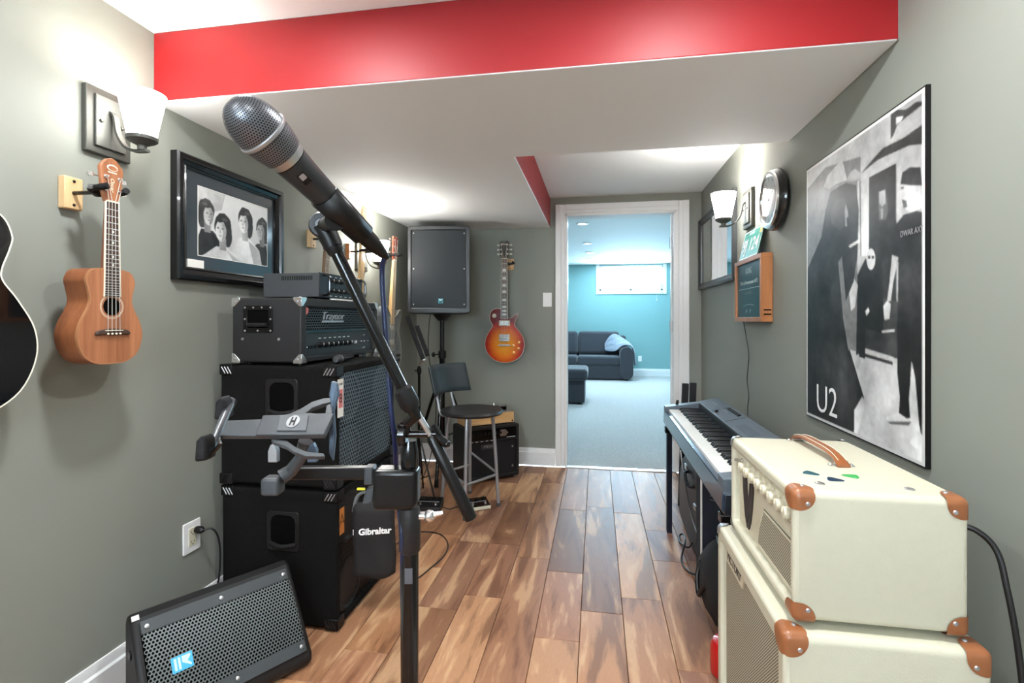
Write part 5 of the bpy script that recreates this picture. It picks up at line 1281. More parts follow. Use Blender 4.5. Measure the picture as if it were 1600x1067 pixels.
# cradle plate: tilted like a reading desk
hx = camx; hy = (UP * .62 + camf * .78).normalized(); pf_ = frame(at(463, 667, .585), hx, hy)
def hp(px, py, zc=None):
    """point of the plate's plane under a pixel, in the plate's own x, y"""
    d = ray(px, py); o = Vector((0, 0, CZ)); n_ = pf_.to_3x3() @ Vector((0, 0, 1))
    P = o + d * ((pf_.translation - o).dot(n_) / d.dot(n_)); q = pf_.inverted() @ P
    return (q.x, q.y)
MB(pf_).prism([hp(400, 683), hp(508, 682), hp(522, 648), hp(412, 652)], -.004, .004).build('main_plate', HM, tb, True, bev=.0012)
MB(pf_).prism([hp(434, 677), hp(480, 677), hp(484, 653), hp(440, 653)], .004, .0052).build('badge_panel', GREYP, tb, True, bev=.0006)
bx_, by_ = hp(460, 663); MB(pf_).prism(circ(bx_, by_, .0075, 24, .009), .0052, .0058).build('round_badge', SILVER, tb, True)
k = MB(pf_)
for q in (-.0030, .0014): k.box(bx_ + q, bx_ + q + .0016, by_ - .006, by_ + .006, .0058, .0062)
k.box(bx_ - .0026, bx_ + .0024, by_ - .0012, by_ + .0012, .0058, .0062); k.build('badge_mark', BLKP, tb, True)
MB(pf_).prism([hp(344, 681), hp(402, 681), hp(412, 655), hp(354, 657)], -.006, .0005).build('sliding_bar', HM, tb, True, bev=.001)
k = MB(); A_ = at(362, 626, .645); B_ = at(324, 712, .55); k.tube([A_, B_], .0052, 10); k.build('end_arm', HM, tb, True)
k = MB(); k.tube([A_ + camx * .006, A_ + camx * .004 - UP * .03 - camf * .03, B_ + camx * .014 + UP * .012, B_ + camx * .003], .002, 6); k.build('spring_wire', BLKM, tb, True)
for P, r in ((at(350, 637, .63), .0095), (at(321, 699, .55), .0085)):
    f_ = frame(P, camx, UP); k = MB(f_); k.prism([(-r * .8, -.014), (r * .9, -.012), (r * .75, .010), (r * .2, .016), (-r * .6, .009)], -.009, .010); k.build('rubber_grip', RUBBER, tb, True, bev=.003, seg=2)
# right-hand brackets: two bowed arms and the hooked end plate
def bow(pts, w0, w1): return MB(pf_).prism([*pts], w0, w1)
U_ = [hp(*p) for p in ((428, 650), (452, 646), (470, 638), (488, 627), (505, 622), (518, 621), (519, 628), (505, 631), (488, 637), (478, 645), (508, 646), (510, 633), (517, 630), (520, 652), (430, 654))]
bow(U_, -.006, .0).build('upper_bracket', HM, tb, True, bev=.001)
L_ = [hp(*p) for p in ((424, 685), (448, 688), (462, 698), (478, 705), (506, 708), (506, 713), (478, 713), (458, 706), (446, 698), (424, 690))]
bow(L_, -.006, .0).build('lower_bracket', HM, tb, True, bev=.001)
k = MB(frame(at(520, 655, .60), camx, UP)); k.prism([(-.004, -.04), (.001, -.05), (.004, -.02), (.002, .01), (.008, .03), (.006, .044), (-.001, .046), (-.004, .03), (.0, .012), (-.004, -.01)], -.003, .003); k.build('end_plate', M('holder_steelblue', c(74, 88, 104), .35, .3), tb, True, bev=.0015)
for px, py, zc in ((428, 708, .59), (489, 708, .59)):
    k = MB(frame(at(px, py, zc), camx, UP)); k.prism([(-.0055, -.010), (.0055, -.010), (.0055, .004), (.001, .013), (-.003, .010), (-.0055, .003)], -.004, .004); k.build('hook', SILVER if px < 450 else M('holder_steelblue', c(74, 88, 104), .35, .3), tb, True, bev=.001)

# ================================================================== RIGHT WALL: POSTER
po = thing('band_poster', 'large monochrome band poster mounted on black board, right wall', 'poster', (XR, 1.71, .818))
XP = XR - .011
BX(XP, XR - .0005, 1.362, 2.063, .818, 1.752).build('backing_board', BLKM, po, True)
def PP(px, py): p = onX(XP, px, py); return (p.y, p.z)
def clampq(o): return [(min(max(a, 1.378), 2.050), min(max(b_, .832), 1.738)) for a, b_ in o]
polys = [(232, [(1.366, .822), (2.060, .822), (2.060, 1.748), (1.366, 1.748)])]
def pg(g, *pts): polys.append((g, clampq([PP(*p) for p in pts])))
pg(204, (1255, 240), (1470, 100), (1470, 760), (1255, 660))                       # sky and pale ground
pg(128, (1255, 300), (1290, 262), (1345, 245), (1345, 560), (1255, 640))           # haze behind the left figure
pg(178, (1340, 284), (1470, 205), (1470, 560), (1340, 520))                        # pale boards of the shack
pg(60, (1368, 245), (1380, 232), (1412, 216), (1450, 190), (1470, 165), (1470, 210), (1420, 228), (1372, 250), (1345, 272))   # dark eave
pg(70, (1392, 178), (1402, 172), (1416, 172), (1432, 160), (1470, 140), (1470, 146), (1434, 170), (1416, 184), (1402, 196), (1396, 212), (1392, 218))
pg(226, (1400, 184), (1412, 182), (1408, 190), (1400, 196))
pg(96, (1343, 284), (1346, 282), (1350, 400), (1345, 400))
pg(206, (1345, 284), (1357, 278), (1357, 400), (1346, 400))                        # door post
pg(46, (1358, 278), (1400, 256), (1401, 560), (1358, 540))                         # dark doorway
pg(200, (1402, 262), (1409, 258), (1409, 400), (1402, 400))
pg(214, (1326, 545), (1470, 585), (1470, 760), (1320, 690))                        # ground
pg(66, (1340, 540), (1470, 575), (1470, 480), (1340, 455))                         # bench shadow
pg(52, (1338, 548), (1395, 565), (1395, 570), (1338, 553))
pg(40, (1340, 440), (1352, 430), (1352, 560), (1338, 556))
# third figure in the doorway and a seated one
pg(90, (1372, 300), (1384, 296), (1388, 330), (1384, 344), (1374, 344))
pg(170, (1374, 300), (1383, 297), (1384, 318), (1378, 324), (1374, 318))
pg(150, (1376, 326), (1381, 326), (1379, 342), (1377, 342))
pg(30, (1340, 430), (1352, 405), (1375, 405), (1380, 430), (1380, 520), (1340, 510))
pg(210, *[(1361 + 7 * math.cos(a * PI / 8), 405 + 17 * math.sin(a * PI / 8)) for a in range(16)])
pg(40, (1356, 400), (1360, 400), (1360, 404), (1356, 404)); pg(40, (1362, 400), (1366, 400), (1366, 404), (1362, 404))
pg(206, (1327, 458), (1333, 432), (1341, 446), (1336, 480), (1330, 486))
pg(220, (1352, 486), (1357, 480), (1359, 486), (1354, 494))
# left figure: hooded dark silhouette with a pale hat
pg(34, (1262, 660), (1262, 420), (1272, 398), (1284, 370), (1290, 330), (1298, 300), (1322, 286), (1338, 290), (1342, 330), (1340, 400), (1334, 440), (1322, 470), (1326, 540), (1338, 580), (1344, 600), (1350, 620), (1338, 650), (1334, 700), (1262, 668))
pg(58, (1298, 330), (1306, 312), (1320, 308), (1324, 330), (1322, 352), (1312, 360), (1300, 350))
pg(150, (1322, 318), (1325, 330), (1326, 338), (1323, 342), (1324, 354), (1321, 354), (1320, 330))
pg(196, (1287, 292), (1293, 276), (1304, 262), (1316, 250), (1320, 264), (1324, 282), (1306, 288), (1296, 296))
pg(176, (1324, 282), (1328, 270), (1336, 264), (1346, 272), (1344, 280), (1330, 284))
pg(204, (1326, 384), (1342, 374), (1344, 378), (1328, 388))
pg(120, (1310, 410), (1316, 400), (1322, 470), (1330, 540), (1326, 548), (1318, 500))
pg(180, (1334, 558), (1342, 552), (1345, 566), (1340, 580))
pg(232, (1335, 640), (1348, 618), (1350, 640), (1340, 680), (1335, 684))
# right figure: cap, profile, dark tee, long legs, pale shoes
pg(216, (1408, 290), (1438, 285), (1440, 325), (1424, 332), (1412, 325), (1407, 312))
pg(84, (1409, 312), (1416, 314), (1418, 324), (1412, 326)); pg(60, (1408, 293), (1412, 292), (1412, 295), (1408, 296))
pg(38, (1407, 288), (1410, 270), (1422, 262), (1438, 262), (1441, 290), (1424, 290))
pg(40, (1395, 400), (1399, 352), (1412, 336), (1432, 330), (1470, 322), (1470, 600), (1402, 520), (1404, 410))
pg(196, (1394, 398), (1404, 402), (1396, 440), (1392, 470), (1386, 472), (1390, 440))
pg(214, (1380, 478), (1386, 470), (1392, 474), (1390, 498), (1382, 500))
pg(208, (1378, 516), (1398, 514), (1398, 518), (1378, 520))
pg(34, (1402, 500), (1470, 520), (1470, 690), (1446, 690), (1436, 660), (1430, 590), (1424, 560), (1422, 600), (1420, 622), (1422, 652), (1404, 655), (1406, 620), (1402, 580))
pg(236, (1384, 652), (1404, 644), (1420, 655), (1408, 660), (1388, 658)); pg(236, (1422, 690), (1432, 672), (1446, 680), (1444, 702), (1430, 700))
pg(120, (1386, 658), (1424, 658), (1420, 664), (1392, 662))
pr = printed('photo_print', polys, po, (1.366, 2.060, .822, 1.748), 200, 264, lambda a, b_: Vector((XP - .0005, a, b_)), grain=.13)
uo = onX(XP - .002, 1291, 628)
k = MB(); k.text('U2', frame(uo, (0, -1, 0), (0, 0, 1)), .142, .0004, bold=-.001, sx=.98); k.build('lettering', WHITEP, po, True)
k = MB(); k.text('DWAR AXY', frame(onX(XP - .0022, 1424, 362), (0, -1, 0), (0, 0, 1)), .022, .0002, sx=.8); k.build('shirt_lettering', M('print_grey', c(150, 150, 150), .3), po, True)

# ================================================================== RIGHT WALL: MIRROR, CLOCK, PLAQUE, PLATE
MIR = M('mirror_glass', (.82, .85, .86, 1), .015, 1, var=.0)
mi = thing('framed_mirror', 'framed mirror on the right wall beside the doorway', 'mirror', (XR, 3.54, 1.41))
mm = frame((XR - .001, 4.035, 1.41), (0, -1, 0), (0, 0, 1))
picture_frame(mi, mm, .985, .535, .045, M('dark_silver_frame', c(66, 68, 68), .4, .5), .028)
MB(mm).box(.04, .945, .04, .495, .0005, .010).build('glass', MIR, mi, True)
ck = thing('wall_clock', 'round wall clock with dark case and chrome rim', 'clock', (XR, 2.37, 1.712))
cm = frame((XR, 2.37, 1.712), (0, -1, 0), (0, 0, 1))
MB(cm).lathe([(.105, .0005), (.128, .004), (.137, .018), (.135, .032), (.124, .044), (.118, .047)], n=56).build('case', M('clock_case', c(36, 38, 38), .22, .5, coat=.6), ck, True)
MB(cm).lathe([(.124, .042), (.127, .048), (.122, .054), (.110, .055), (.104, .050), (.104, .044)], n=56, closed=True).build('chrome_rim', CHROME, ck, True)
dl = MB(cm).lathe([(.0001, .0478), (.105, .0478)], n=48, closed=True).build('dial', M('dial_silver', c(196, 200, 200), .06, .35, coat=1), ck, True)
for i in range(12):
    a = i * PI / 6; MB(cm @ Matrix.Rotation(a, 4, 'Z')).box(-.0025, .0025, .082, .097, .0478, .0484).build('hour_mark', BLKP, dl, True)
for L2, w2, a in ((.055, .006, -1.0), (.085, .004, .4)): MB(cm @ Matrix.Rotation(a, 4, 'Z')).box(-w2 / 2, w2 / 2, -.012, L2, .0486, .0496).build('hand', BLKP, ck, True)
MB(cm).lathe([(.005, .048), (.005, .051), (.001, .052)], n=14).build('pivot_cap', BLKP, ck, True)

bxy0, bxy1, bz0, bz1, bxX = 2.462, 2.91, 1.172, 1.492, .748
kb = thing('wooden_plaque_box', 'honey wood shadow box with dark green lettered panel', 'plaque', (XR, 2.69, bz0))
km = frame((bxX, bxy1, bz0), (0, -1, 0), (0, 0, 1)); kw, kh = bxy1 - bxy0, bz1 - bz0
for a in ((0, kw, 0, .022), (0, kw, kh - .022, kh), (0, .022, .022, kh - .022), (kw - .022, kw, .022, kh - .022)):
    MB(km).box(a[0], a[1], a[2], a[3], -(XR - bxX) + .0005, 0).build('frame_rail', OAKBOX, kb, True, bev=.002)
def green_panel():
    m_, nt, b = nodes('green_panel'); b.inputs['Roughness'].default_value = .3; b.inputs['Specular IOR Level'].default_value = .4
    nt.links.new(mix(nt, noise(nt, ocoord(nt), 5), c(26, 46, 44), c(32, 54, 50)), b.inputs['Base Color']); return m_
MB(km).box(.02, kw - .02, .02, kh - .02, -.02, -.010).build('panel', green_panel(), kb, True)
k = MB(); zt_ = .0
def kt(s, x, z, size, sx=1): k.text(s, km @ Matrix.Translation((x, z, -.0098)), size, .0003, sx=sx, bold=.0002)
kt('KORG', kw * .5, kh * .80, .040, .9)
kt('This is Downtown 1975', kw * .5, kh * .62, .026, 1.15)
k.add([km @ Vector(p) for p in ((kw * .12, kh * .52, -.0095), (kw * .93, kh * .52, -.0095), (kw * .93, kh * .528, -.0095), (kw * .12, kh * .528, -.0095))], [(0, 1, 2, 3)])
k.build('lettering', M('silver_ink', c(176, 190, 186), .4), kb, True)
k = MB(); k.text('ANALOGUE FILTER', km @ Matrix.Translation((kw * .48, kh * .45, -.0098)), .014, .0002); k.build('fine_lettering', M('faint_ink', c(104, 122, 118), .5), kb, True)
k = MB(); k.tube([km @ Vector((kw * (.3 + .4 * i / 8), kh * (.25 + .02 * math.sin(PI * i / 8)), -.0095)) for i in range(9)], .0012, 5)
for q in (.42, .56): k.prism([((km @ Vector((kw * q + a, kh * .16 + b_, 0))).y, (km @ Vector((kw * q + a, kh * .16 + b_, 0))).z) for a, b_ in ((-.014, -.012), (.0, -.002), (.014, .008), (.004, .012), (-.008, .004))], bxX + .0094, bxX + .0099, 'yz')
k.build('emblem', SILVER, kb, True)
for z in (.035, .055): BX(bxX + .012, XR - .008, bxy0 - .003, bxy0 + .001, bz0 + z - .003, bz0 + z + .003).build('side_slot', DARK, kb, True)
kc = [Vector((XR - .035, 2.80, bz0)), Vector((XR - .02, 2.80, 1.08)), Vector((XR - .012, 2.79, 1.0)), Vector((XR - .012, 2.805, .92)), Vector((XR - .012, 2.82, .86)), Vector((XR - .012, 2.79, .78)), Vector((XR - .012, 2.81, .70)), Vector((XR - .014, 2.77, .55)), Vector((XR - .02, 2.75, .2)), Vector((XR - .035, 2.74, .01))]
tag(MB().tube(ospline(kc, 8), .0022, 6).build('plaque_cord', BLACKC, org=kc[0]), 'thin dark cord hanging from the wooden plaque box', 'cord')
lp0 = Vector((bxX + .008, 2.70, bz1)); ld = Vector((.036, 0, .155)).normalized()
li = thing('license_plate', 'green and white license plate leaning on top of the plaque box', 'license plate', lp0)
lm = frame(lp0 + Vector((0, .155, .001)), (0, -1, 0), ld)
MB(lm).prism(rrect(0, .31, 0, .155, .008), -.0015, 0).build('plate', M('plate_green', c(40, 138, 120), .35, var=.1, vs=20), li, True)
k = MB(lm); k.ring(rrect(.004, .306, .004, .151, .007), rrect(.008, .302, .008, .147, .006), 0, .0012, 'xy'); k.build('embossed_rim', WHITEP, li, True)
k = MB(); k.text('9J 124', lm @ Matrix.Translation((.15, .07, .0005)), .098, .001, bold=.0012, sx=1.05); k.build('embossed_number', WHITEP, li, True)
k = MB(); k.text('ONTARIO', lm @ Matrix.Translation((.13, .134, .0003)), .02, .0004); k.build('lettering', WHITEP, li, True)
MB(lm).box(.262, .295, .115, .145, 0, .0006).build('renewal_sticker', M('yellow_sticker', c(222, 170, 60), .5), li, True)

# ================================================================== KEYBOARD ON ITS STAND
KX0, KX1, KY0, KY1 = .375, .672, 1.60, 2.95; ka_, kb0_ = 1.672, 2.884
ke = thing('digital_piano', 'black digital piano with white keys along the right wall', 'keyboard', ((KX0 + KX1) / 2, (KY0 + KY1) / 2, .585))
KB_ = M('keyboard_shell', c(30, 38, 48), .3, .2, var=.06, coat=.3); KT = M('keyboard_top', c(84, 94, 104), .45, 0, var=.05)
BX(KX0 + .006, KX1, KY0, KY1, .585, .655).build('case', KB_, ke, True, bev=.006, seg=2)
MB().prism([(KX0, .60), (KX0 + .02, .59), (KX0 + .025, .672), (KX0 + .004, .668)], KY0 + .001, KY1 - .001, 'xz').build('front_rail', M('rail_blue', c(42, 58, 78), .22, .3, coat=.5), ke, True, bev=.003)
kx0 = KX0 + .022
MB().prism([(kx0 + .168, .655), (KX1, .655), (KX1, .740), (KX1 - .006, .747), (kx0 + .168, .722)], KY0, KY1, 'xz').build('control_panel', KT, ke, True, bev=.0015)
BX(kx0 + .159, kx0 + .1685, ka_, kb0_, .655, .7195).build('key_recess', BLKP, ke, True)
ka, kb_ = 1.672, 2.884; kwid = (kb_ - ka) / 52
for y0_, y1_ in ((KY0, ka - .001), (kb_ + .001, KY1)): MB().prism([(KX0 + .004, .65), (kx0 + .168, .65), (kx0 + .168, .722), (KX0 + .004, .696)], y0_, y1_, 'xz').build('end_cheek', KT, ke, True, bev=.002)
wk = None; bk = None; names = 'AB' + 'CDEFGAB' * 7 + 'C'
for i in range(52):
    y = kb_ - (i + .5) * kwid
    if wk is None: wk = BX(0, .158, -kwid / 2 + .0005, kwid / 2 - .0005, .655, .684).build('white_key', KEYW, ke, org=(0, 0, 0), bev=.0015); o = wk; me_w = wk.data
    else: o = wk.copy(); COL.objects.link(o)
    o.parent = ke; o.location = Vector((kx0, y, 0)) - Vector(ke.location)
    if names[i] in 'ACDFG' and i < 51:
        if bk is None: bk = MB().prism([(0, .684), (.108, .684), (.108, .697), (.008, .697)], -.0058, .0058, 'xz').build('black_key', KEYB, ke, org=(0, 0, 0), bev=.0012); o = bk
        else: o = bk.copy(); COL.objects.link(o)
        o.parent = ke; o.location = Vector((kx0 + .05, y - kwid / 2, 0)) - Vector(ke.location)
pn = frame((kx0 + .168, 0, .7222), (0, -1, 0), Vector((KX1 - .006 - kx0 - .168, 0, .025)))
def pbx(y0_, y1_, a, b_, h_): return MB(pn).box(-y1_, -y0_, a, b_, 0, h_)
for px_, py_ in ((1127, 639), (1146, 655)):
    q = onZ(.735, px_, py_); pbx(q.y - .003, q.y + .003, .004, .096, .0006).build('panel_seam', BLKP, ke, True)
q = onZ(.735, 1117, 641); MB(pn).lathe([(.008, 0), (.007, .010), (.001, .011)], (-q.y, .02, 0), n=12).build('knob', BLKP, ke, True)
q0_, q1_ = onZ(.74, 1142, 640).y, onZ(.74, 1153, 650).y
for i in range(6):
    y_ = q0_ + (q1_ - q0_) * i / 5; pbx(y_ - .012, y_ + .012, .072, .088, .007).build('slider', BLKP, ke, True, bev=.001)
pbx(2.06, 2.26, .02, .062, .0008).build('display', M('panel_lcd', c(74, 84, 96), .5), ke, True)
for i in range(10): pbx(1.66 + i * .034, 1.682 + i * .034, .045, .06, .003).build('button', BLKP, ke, True, bev=.0008)
for y_ in (2.52, 2.72): pbx(y_, y_ + .12, .05, .06, .0006).build('panel_print', M('panel_print_grey', c(112, 122, 132), .5), ke, True)
k = MB(); k.cyl((KX0 + .07, KY1 - .03, .705), (KX0 + .075, KY1 - .03, .73), .008, .007); k.build('joystick', BLKP, ke, True)
ks = thing('keyboard_stand', 'black metal keyboard stand under the digital piano', 'stand', ((KX0 + KX1) / 2, (KY0 + KY1) / 2, 0))
for y in (KY0 + .03, KY1 - .06):
    for x in (KX0 + .01, KX1 - .06): BX(x, x + .028, y - .02, y + .02, .0, .555).build('leg', M('stand_blueblack', c(18, 26, 40), .3, .2), ks, True, bev=.003)
    BX(KX0, KX1, y - .022, y + .022, .553, .585).build('cross_bar', BLKM, ks, True, bev=.003)
BX(KX1 - .055, KX1 - .03, KY0 + .06, KY1 - .06, .50, .54).build('rear_rail', BLKM, ks, True, bev=.003)

# things standing under the keyboard
gc = thing('hard_case', 'glossy black hard case with silver trim standing under the piano', 'instrument case', (.56, 2.70, 0))
oc = [(2.44, .02), (3.05, .02), (3.10, .06), (3.11, .20), (3.06, .33), (2.98, .40), (2.88, .44), (2.70, .47), (2.50, .545), (2.44, .545)]
MB().prism(cspline(oc, 2), .485, .60, 'yz').build('shell', M('case_black', c(14, 15, 18), .38, var=.1, spec=.4), gc, True, bev=.02, seg=3)
MB().tube(ospline([(.4835, y, z) for y, z in ((3.04, .42), (2.98, .36), (2.90, .30), (2.80, .22), (2.66, .16), (2.52, .14), (2.45, .14))], 5), .004, 6).build('trim_line', STEEL, gc, True)
for y, z in ((2.60, .25), (2.85, .38)): BX(.478, .487, y - .025, y + .025, z - .012, z + .012).build('latch', STEEL, gc, True, bev=.002)
k = MB(); k.tube(ospline([(.485, 2.66, .33), (.465, 2.68, .33), (.465, 2.78, .36), (.485, 2.80, .37)], 5), .008, 8); k.build('carry_handle', BLKP, gc, True)
fm_ = frame((.455, 2.33, 0), (.995, .02, .0), (-.10, .0, 1))
fc2 = thing('fabric_case', 'navy fabric case with white piping leaning under the piano', 'instrument case', (.55, 2.33, 0))
MB(frame((.45, 2.30, .002), (1, 0, 0), (.09, 0, 1))).box(0, .27, 0, .54, -.10, 0).build('case_body', NAVY, fc2, True, bev=.012, seg=3)
MB(frame((.45, 2.30, .002), (1, 0, 0), (.09, 0, 1))).tube([(.004, .01, .002), (.004, .53, .002)], .0045, 8).build('piping', WHITEP, fc2, True)
for i in range(7): MB(frame((.45, 2.30, .002), (1, 0, 0), (.09, 0, 1))).tube([(.04, .50 - i * .018, .001), (.08, .494 - i * .018, .012), (.12, .50 - i * .018, .001)], .004, 6).build('lace', GREYP, fc2, True)
bgp = thing('gig_bag', 'black padded bag on the floor beside the cream cabinet', 'bag', (.535, 2.045, 0))
vs = []; fs = []; n1, n2 = 20, 12
for j in range(n2):
    v_ = j / (n2 - 1); rr_ = math.sin(PI * (.08 + .84 * v_)) ** .5
    for i in range(n1):
        a = 2 * PI * i / n1; vs.append((.535 + .135 * rr_ * math.copysign(abs(math.cos(a)) ** .7, math.cos(a)) + .006 * math.sin(5 * a + 9 * v_), 2.045 + .195 * rr_ * math.copysign(abs(math.sin(a)) ** .7, math.sin(a)), .003 + .30 * v_))
for j in range(n2 - 1):
    for i in range(n1): fs.append((j * n1 + i, j * n1 + (i + 1) % n1, (j + 1) * n1 + (i + 1) % n1, (j + 1) * n1 + i))
fs.append(tuple(range(n1 - 1, -1, -1))); fs.append(tuple((n2 - 1) * n1 + i for i in range(n1)))
MB().add(vs, fs).build('bag_body', M('bag_cordura', c(24, 25, 27), .85, var=.15, bmp=.5, bscale=400), bgp, True, ang=80)
MB().tube(ospline([(.42, 1.95, .20), (.398, 1.99, .16), (.392, 2.04, .11), (.396, 2.09, .16), (.42, 2.13, .2)], 6), .008, 8).build('carry_strap', BLKP, bgp, True)
MB().tube(ospline([(.48, 1.95, .305), (.47, 2.04, .306), (.48, 2.13, .305)], 6), .0035, 6).build('zip', STEEL, bgp, True)
rc = thing('red_canister', 'red canister on the floor behind the cream cabinet', 'canister', (.437, 1.762, 0))
MB().lathe([(.056, .001), (.060, .006), (.060, .09), (.05, .108), (.03, .115), (.03, .12)], (.437, 1.762, 0), n=32).build('can', M('red_enamel', c(190, 22, 26), .3, coat=.4), rc, True)
MB().lathe([(.032, .12), (.032, .132), (.028, .136)], (.437, 1.762, 0), n=24).build('cap', BLKP, rc, True)
pts = [Vector((.474, 2.62, .06)), Vector((.46, 2.66, .02)), Vector((.435, 2.75, .006)), Vector((.445, 2.83, .006)), Vector((.46, 2.80, .03)), Vector((.45, 2.68, .04)), Vector((.41, 2.55, .006)), Vector((.42, 2.44, .006)), Vector((.46, 2.40, .008))]
tag(MB().tube(ospline(pts, 7), .0045, 8).build('looped_cable', BLACKC, org=pts[3]), 'black cable looped on the floor beneath the piano', 'cable')
fs_ = thing('folded_stand', 'folded black stand leaning in the corner behind the piano', 'stand', (.58, 3.35, 0))
for px, top in ((1071, 599), (1083, 598)):
    P = onY(3.32, px, top); Q = Vector((P.x - .03, P.y - .02, .002)); k = MB(frame(Q, P - Q, (0, 1, 0))); k.box(0, (P - Q).length, -.012, .012, -.02, .02); k.build('leg', BLKP, fs_, True, bev=.003)
a_ = onY(3.32, 1071, 640); b_2 = onY(3.32, 1083, 640); MB().tube([a_ - Vector((.03, 0, .2)), b_2 + Vector((.02, 0, -.2))], .008, 8).build('pivot_bolt', STEEL, fs_, True)

# ================================================================== CREAM AMP HEAD AND CABINET
def cream_box(t, x0, x1, y0, y1, z0, z1, rim_t, rim_s):
    MB().ring(rrect(y0, y1, z0, z1, .016, 6), rrect(y0 + rim_s, y1 - rim_s, z0 + rim_s, z1 - rim_t, .006, 6), x0, x1, 'yz').build('shell', TOLEXC, t, True, bev=.010, seg=4)
    BX(x1 - .02, x1 - .012, y0 + .015, y1 - .015, z0 + .015, z1 - .02).build('back_panel', TOLEXC, t, True)
ax0, ax1, ay0, ay1, az0, az1 = .37, .664, 1.026, 1.478, .607, .856
ch = thing('cream_amp_head', 'cream tolex amplifier head with tan leather corners on the cream cabinet', 'amplifier', ((ax0 + ax1) / 2, (ay0 + ay1) / 2, .595))
cream_box(ch, ax0, ax1, ay0, ay1, az0, az1, .03, .022)
BX(ax0 + .018, ax0 + .03, ay0 + .02, ay1 - .02, az0 + .02, az1 - .028).build('front_panel', CREAMP, ch, True)
xf = ax0 + .0178
gq = [(ay0 + .03, az0 + .03), (ay0 + .03, az0 + .13), (ay0 + .225, az0 + .13), (ay0 + .265, az0 + .065), (ay0 + .265, az0 + .03)]
MB().prism(gq, xf - .002, xf + .002, 'yz').build('grille', MESHC, ch, True)
MB().ring(gq, inset(gq, .005), xf - .004, xf + .001, 'yz').build('grille_frame', CREAMP, ch, True)
for i in range(8):
    y = ay0 + .045 + i * .044; z = az1 - .06
    kn = MB().lathe([(.018, 0), (.018, .004), (.0135, .006), (.012, .022), (.001, .0235)], (xf, y, z), (-1, 0, 0), 18).build('knob', CREAMP, ch, True)
    BX(xf - .0245, xf - .006, y - .0012, y + .0012, z + .002, z + .0128).build('pointer', BONE, kn, True)
k = MB(); k.cyl((xf, ay1 - .05, az1 - .055), (xf - .02, ay1 - .05, az1 - .052), .004); k.lathe([(.008, 0), (.008, .003)], (xf, ay1 - .05, az1 - .055), (-1, 0, 0), 12); k.build('power_switch', CHROME, ch, True)
BX(xf - .0006, xf + .001, ay0 + .03, ay1 - .07, az1 - .088, az1 - .0855).build('panel_line', M('panel_grey', c(150, 146, 130), .5), ch, True)
# winged V emblem
k = MB()
vy = ay0 + .345; vz = az0 + .11
def V_(pts): k.prism([(vy - a, vz + b_) for a, b_ in pts], xf - .004, xf + .0005, 'yz')
V_([(-.044, .062), (-.030, .050), (-.012, -.03), (0, -.062), (-.006, -.075), (-.022, -.05), (-.034, -.01), (-.042, .03)])
V_([(-.028, .058), (-.016, .05), (.0, -.02), (.004, -.05), (-.006, -.058), (-.018, -.012)])
V_([(.044, .062), (.032, .052), (.012, -.03), (0, -.062), (.006, -.075), (.022, -.05), (.034, -.01), (.042, .03)])
V_([(.026, .054), (.016, .048), (.004, -.02), (.001, -.05), (.01, -.055), (.018, -.012)])
k.build('winged_emblem', M('emblem_dark', c(56, 50, 48), .45, .2), ch, True)
for sx, x in ((1, ax0), (-1, ax1)):
    for sy, y in ((1, ay0), (-1, ay1)):
        for sz, z in ((1, az0), (-1, az1)): soft_corner(ch, (x, y, z), sx, sy, sz, TAN if sy > 0 else SILVER, a=.040 if sy > 0 else .026)
HA, HB = onZ(az1, 1248, 690), onZ(az1, 1312, 727)
hd_ = (HB - HA); hl = hd_.length; hf = frame(HA, hd_, (0, 0, 1).__class__((0, 0, 1)))
vs = []; fs = []; nn_ = 22
for i in range(nn_):
    t_ = i / (nn_ - 1); s = -.02 + t_ * (hl + .04); h_ = .004 + .019 * (1 - (2 * t_ - 1) ** 4) ; wdt = .0115 if .08 < t_ < .92 else .013
    for a, b_ in ((-wdt, 0), (-wdt, .004), (-wdt * .6, .0075), (wdt * .6, .0075), (wdt, .004), (wdt, 0)): vs.append(hf @ Vector((s, h_ + b_ - .003, a)))
for i in range(nn_ - 1):
    for j in range(6): fs.append((i * 6 + j, i * 6 + (j + 1) % 6, (i + 1) * 6 + (j + 1) % 6, (i + 1) * 6 + j))
fs += [(5, 4, 3, 2, 1, 0), tuple((nn_ - 1) * 6 + j for j in range(6))]
ho = MB().add(vs, fs).build('leather_handle', M('handle_leather', c(146, 84, 46), .3, var=.1, vs=30, coat=.35), ch, True)
for a in (-.0085, .0085):
    MB().tube([hf @ Vector((-.012 + (hl + .024) * i / 20, .0085 + .019 * (1 - (2 * (i + 1) / 22 - 1) ** 4), a)) for i in range(21)], .0008, 5).build('stitching', BONE, ho, True)
for s in (-.006, hl + .006):
    k = MB(hf)
    for q in (-1, 1): k.prism(rrect(s - .006, s + .006, .0002, .003, .001), q * .012, q * .026); k.lathe([(.0045, 0), (.003, .0025), (.001, .003)], (s, .003, q * .021), (0, 1, 0), 10)
    k.tube([(s, .005, -.013), (s, .005, .013)], .0035, 8); k.build('handle_bracket', CHROME, ch, True)
for px, py in ((1281, 756), (1421, 765), (1268, 675), (1182, 669)):
    p = onZ(az1, px, py)
    if p.y < ay1 - .02 and p.x < ax1 - .01:
        k = MB().lathe([(.0095, 0), (.0095, .0015), (.006, .0035), (.001, .004)], p, n=18).build('stud', CHROME, ch, True)
for x in (ax0 + .045, ax1 - .04):
    for y in (ay0 + .05, ay1 - .05): MB().cyl((x, y, .595), (x, y, az0 + .004), .013).build('foot', RUBBER, ch, True)
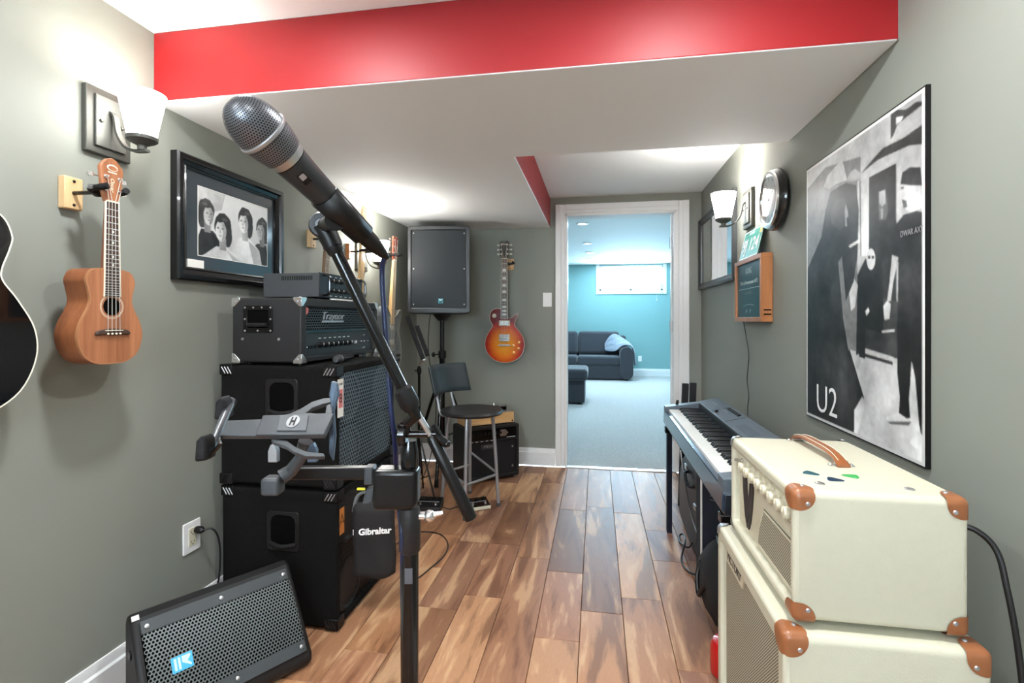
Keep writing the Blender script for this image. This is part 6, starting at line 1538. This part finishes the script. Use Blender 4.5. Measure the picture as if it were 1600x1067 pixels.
# plectrums on the head
pk = cspline([(0, -.015), (.006, -.010), (.0135, .008), (.011, .0135), (0, .0155), (-.011, .0135), (-.0135, .008), (-.006, -.010)], 4)
for lab, px, py, rz, mt in (('dark teal guitar pick nearest the leather handle on the cream head', 1268, 740, .9, M('pick_teal', c(30, 82, 92), .25)), ('dark blue guitar pick, middle one on the cream amp head', 1306, 750, 1.2, M('pick_navy', c(24, 52, 78), .25)), ('bright green guitar pick on the cream amp head', 1328, 744, -1.9, M('pick_green', c(60, 168, 84), .25))):
    p = onZ(az1, px, py) + Vector((0, 0, .0004)); o = MB().prism(pk, 0, .0009).build('guitar_pick', mt, bev=.0003, seg=1); o.location = p; o.rotation_euler = (0, 0, rz)
    tag(o, lab, 'guitar pick', 'picks on the cream head')
# cabinet below
bx0, bx1, by0, by1, bz0_, bz1_ = .345, .686, 1.004, 1.522, 0, .595
cc = thing('cream_cabinet', 'cream tolex speaker cabinet under the cream amp head', 'speaker cabinet', ((bx0 + bx1) / 2, (by0 + by1) / 2, 0))
cream_box(cc, bx0, bx1, by0, by1, .015, bz1_, .04, .035)
BX(bx0 + .02, bx0 + .03, by0 + .03, by1 - .03, .04, bz1_ - .03).build('baffle', CREAMP, cc, True)
BX(bx0 + .016, bx0 + .022, by0 + .035, by1 - .035, .05, bz1_ - .062).build('grille', MESHC, cc, True)
lgp = MB().prism([(by1 - .045, bz1_ - .045), (by1 - .045, bz1_ - .085), (by1 - .20, bz1_ - .085), (by1 - .22, bz1_ - .045)], bx0 + .012, bx0 + .017, 'yz').build('logo_plate', CREAMP, cc, True, bev=.001)
k = MB(); k.text('VICTORY', frame((bx0 + .0119, by1 - .125, bz1_ - .064), (0, -1, 0), (0, 0, 1)), .032, .0006, bold=.0008, shear=.15); k.build('lettering', M('emblem_dark', c(56, 50, 48), .45, .2), lgp, True)
for sx, x in ((1, bx0), (-1, bx1)):
    for sy, y in ((1, by0), (-1, by1)):
        for sz, z in ((1, .015), (-1, bz1_)): soft_corner(cc, (x, y, z), sx, sy, sz, TAN if sy > 0 else SILVER, a=.045 if sy > 0 else .03)
for x in (bx0 + .05, bx1 - .05):
    for y in (by0 + .05, by1 - .05): MB().cyl((x, y, 0), (x, y, .018), .016).build('foot', RUBBER, cc, True)
hc = [Vector((ax1 - .002, 1.075, .79)), Vector((ax1 + .03, 1.06, .79)), Vector((ax1 + .055, 1.045, .76)), Vector((.725, 1.03, .70)), Vector((.735, 1.02, .6)), Vector((.742, 1.01, .45)), Vector((.745, 1.005, .25)), Vector((.74, 1.0, .06)), Vector((.72, .95, .006)), Vector((.66, .85, .006))]
tag(MB().tube(ospline(hc, 7), .0052, 10).build('mains_cable', BLACKC, org=hc[3]), 'thick black cable dropping behind the cream amp head', 'cable')
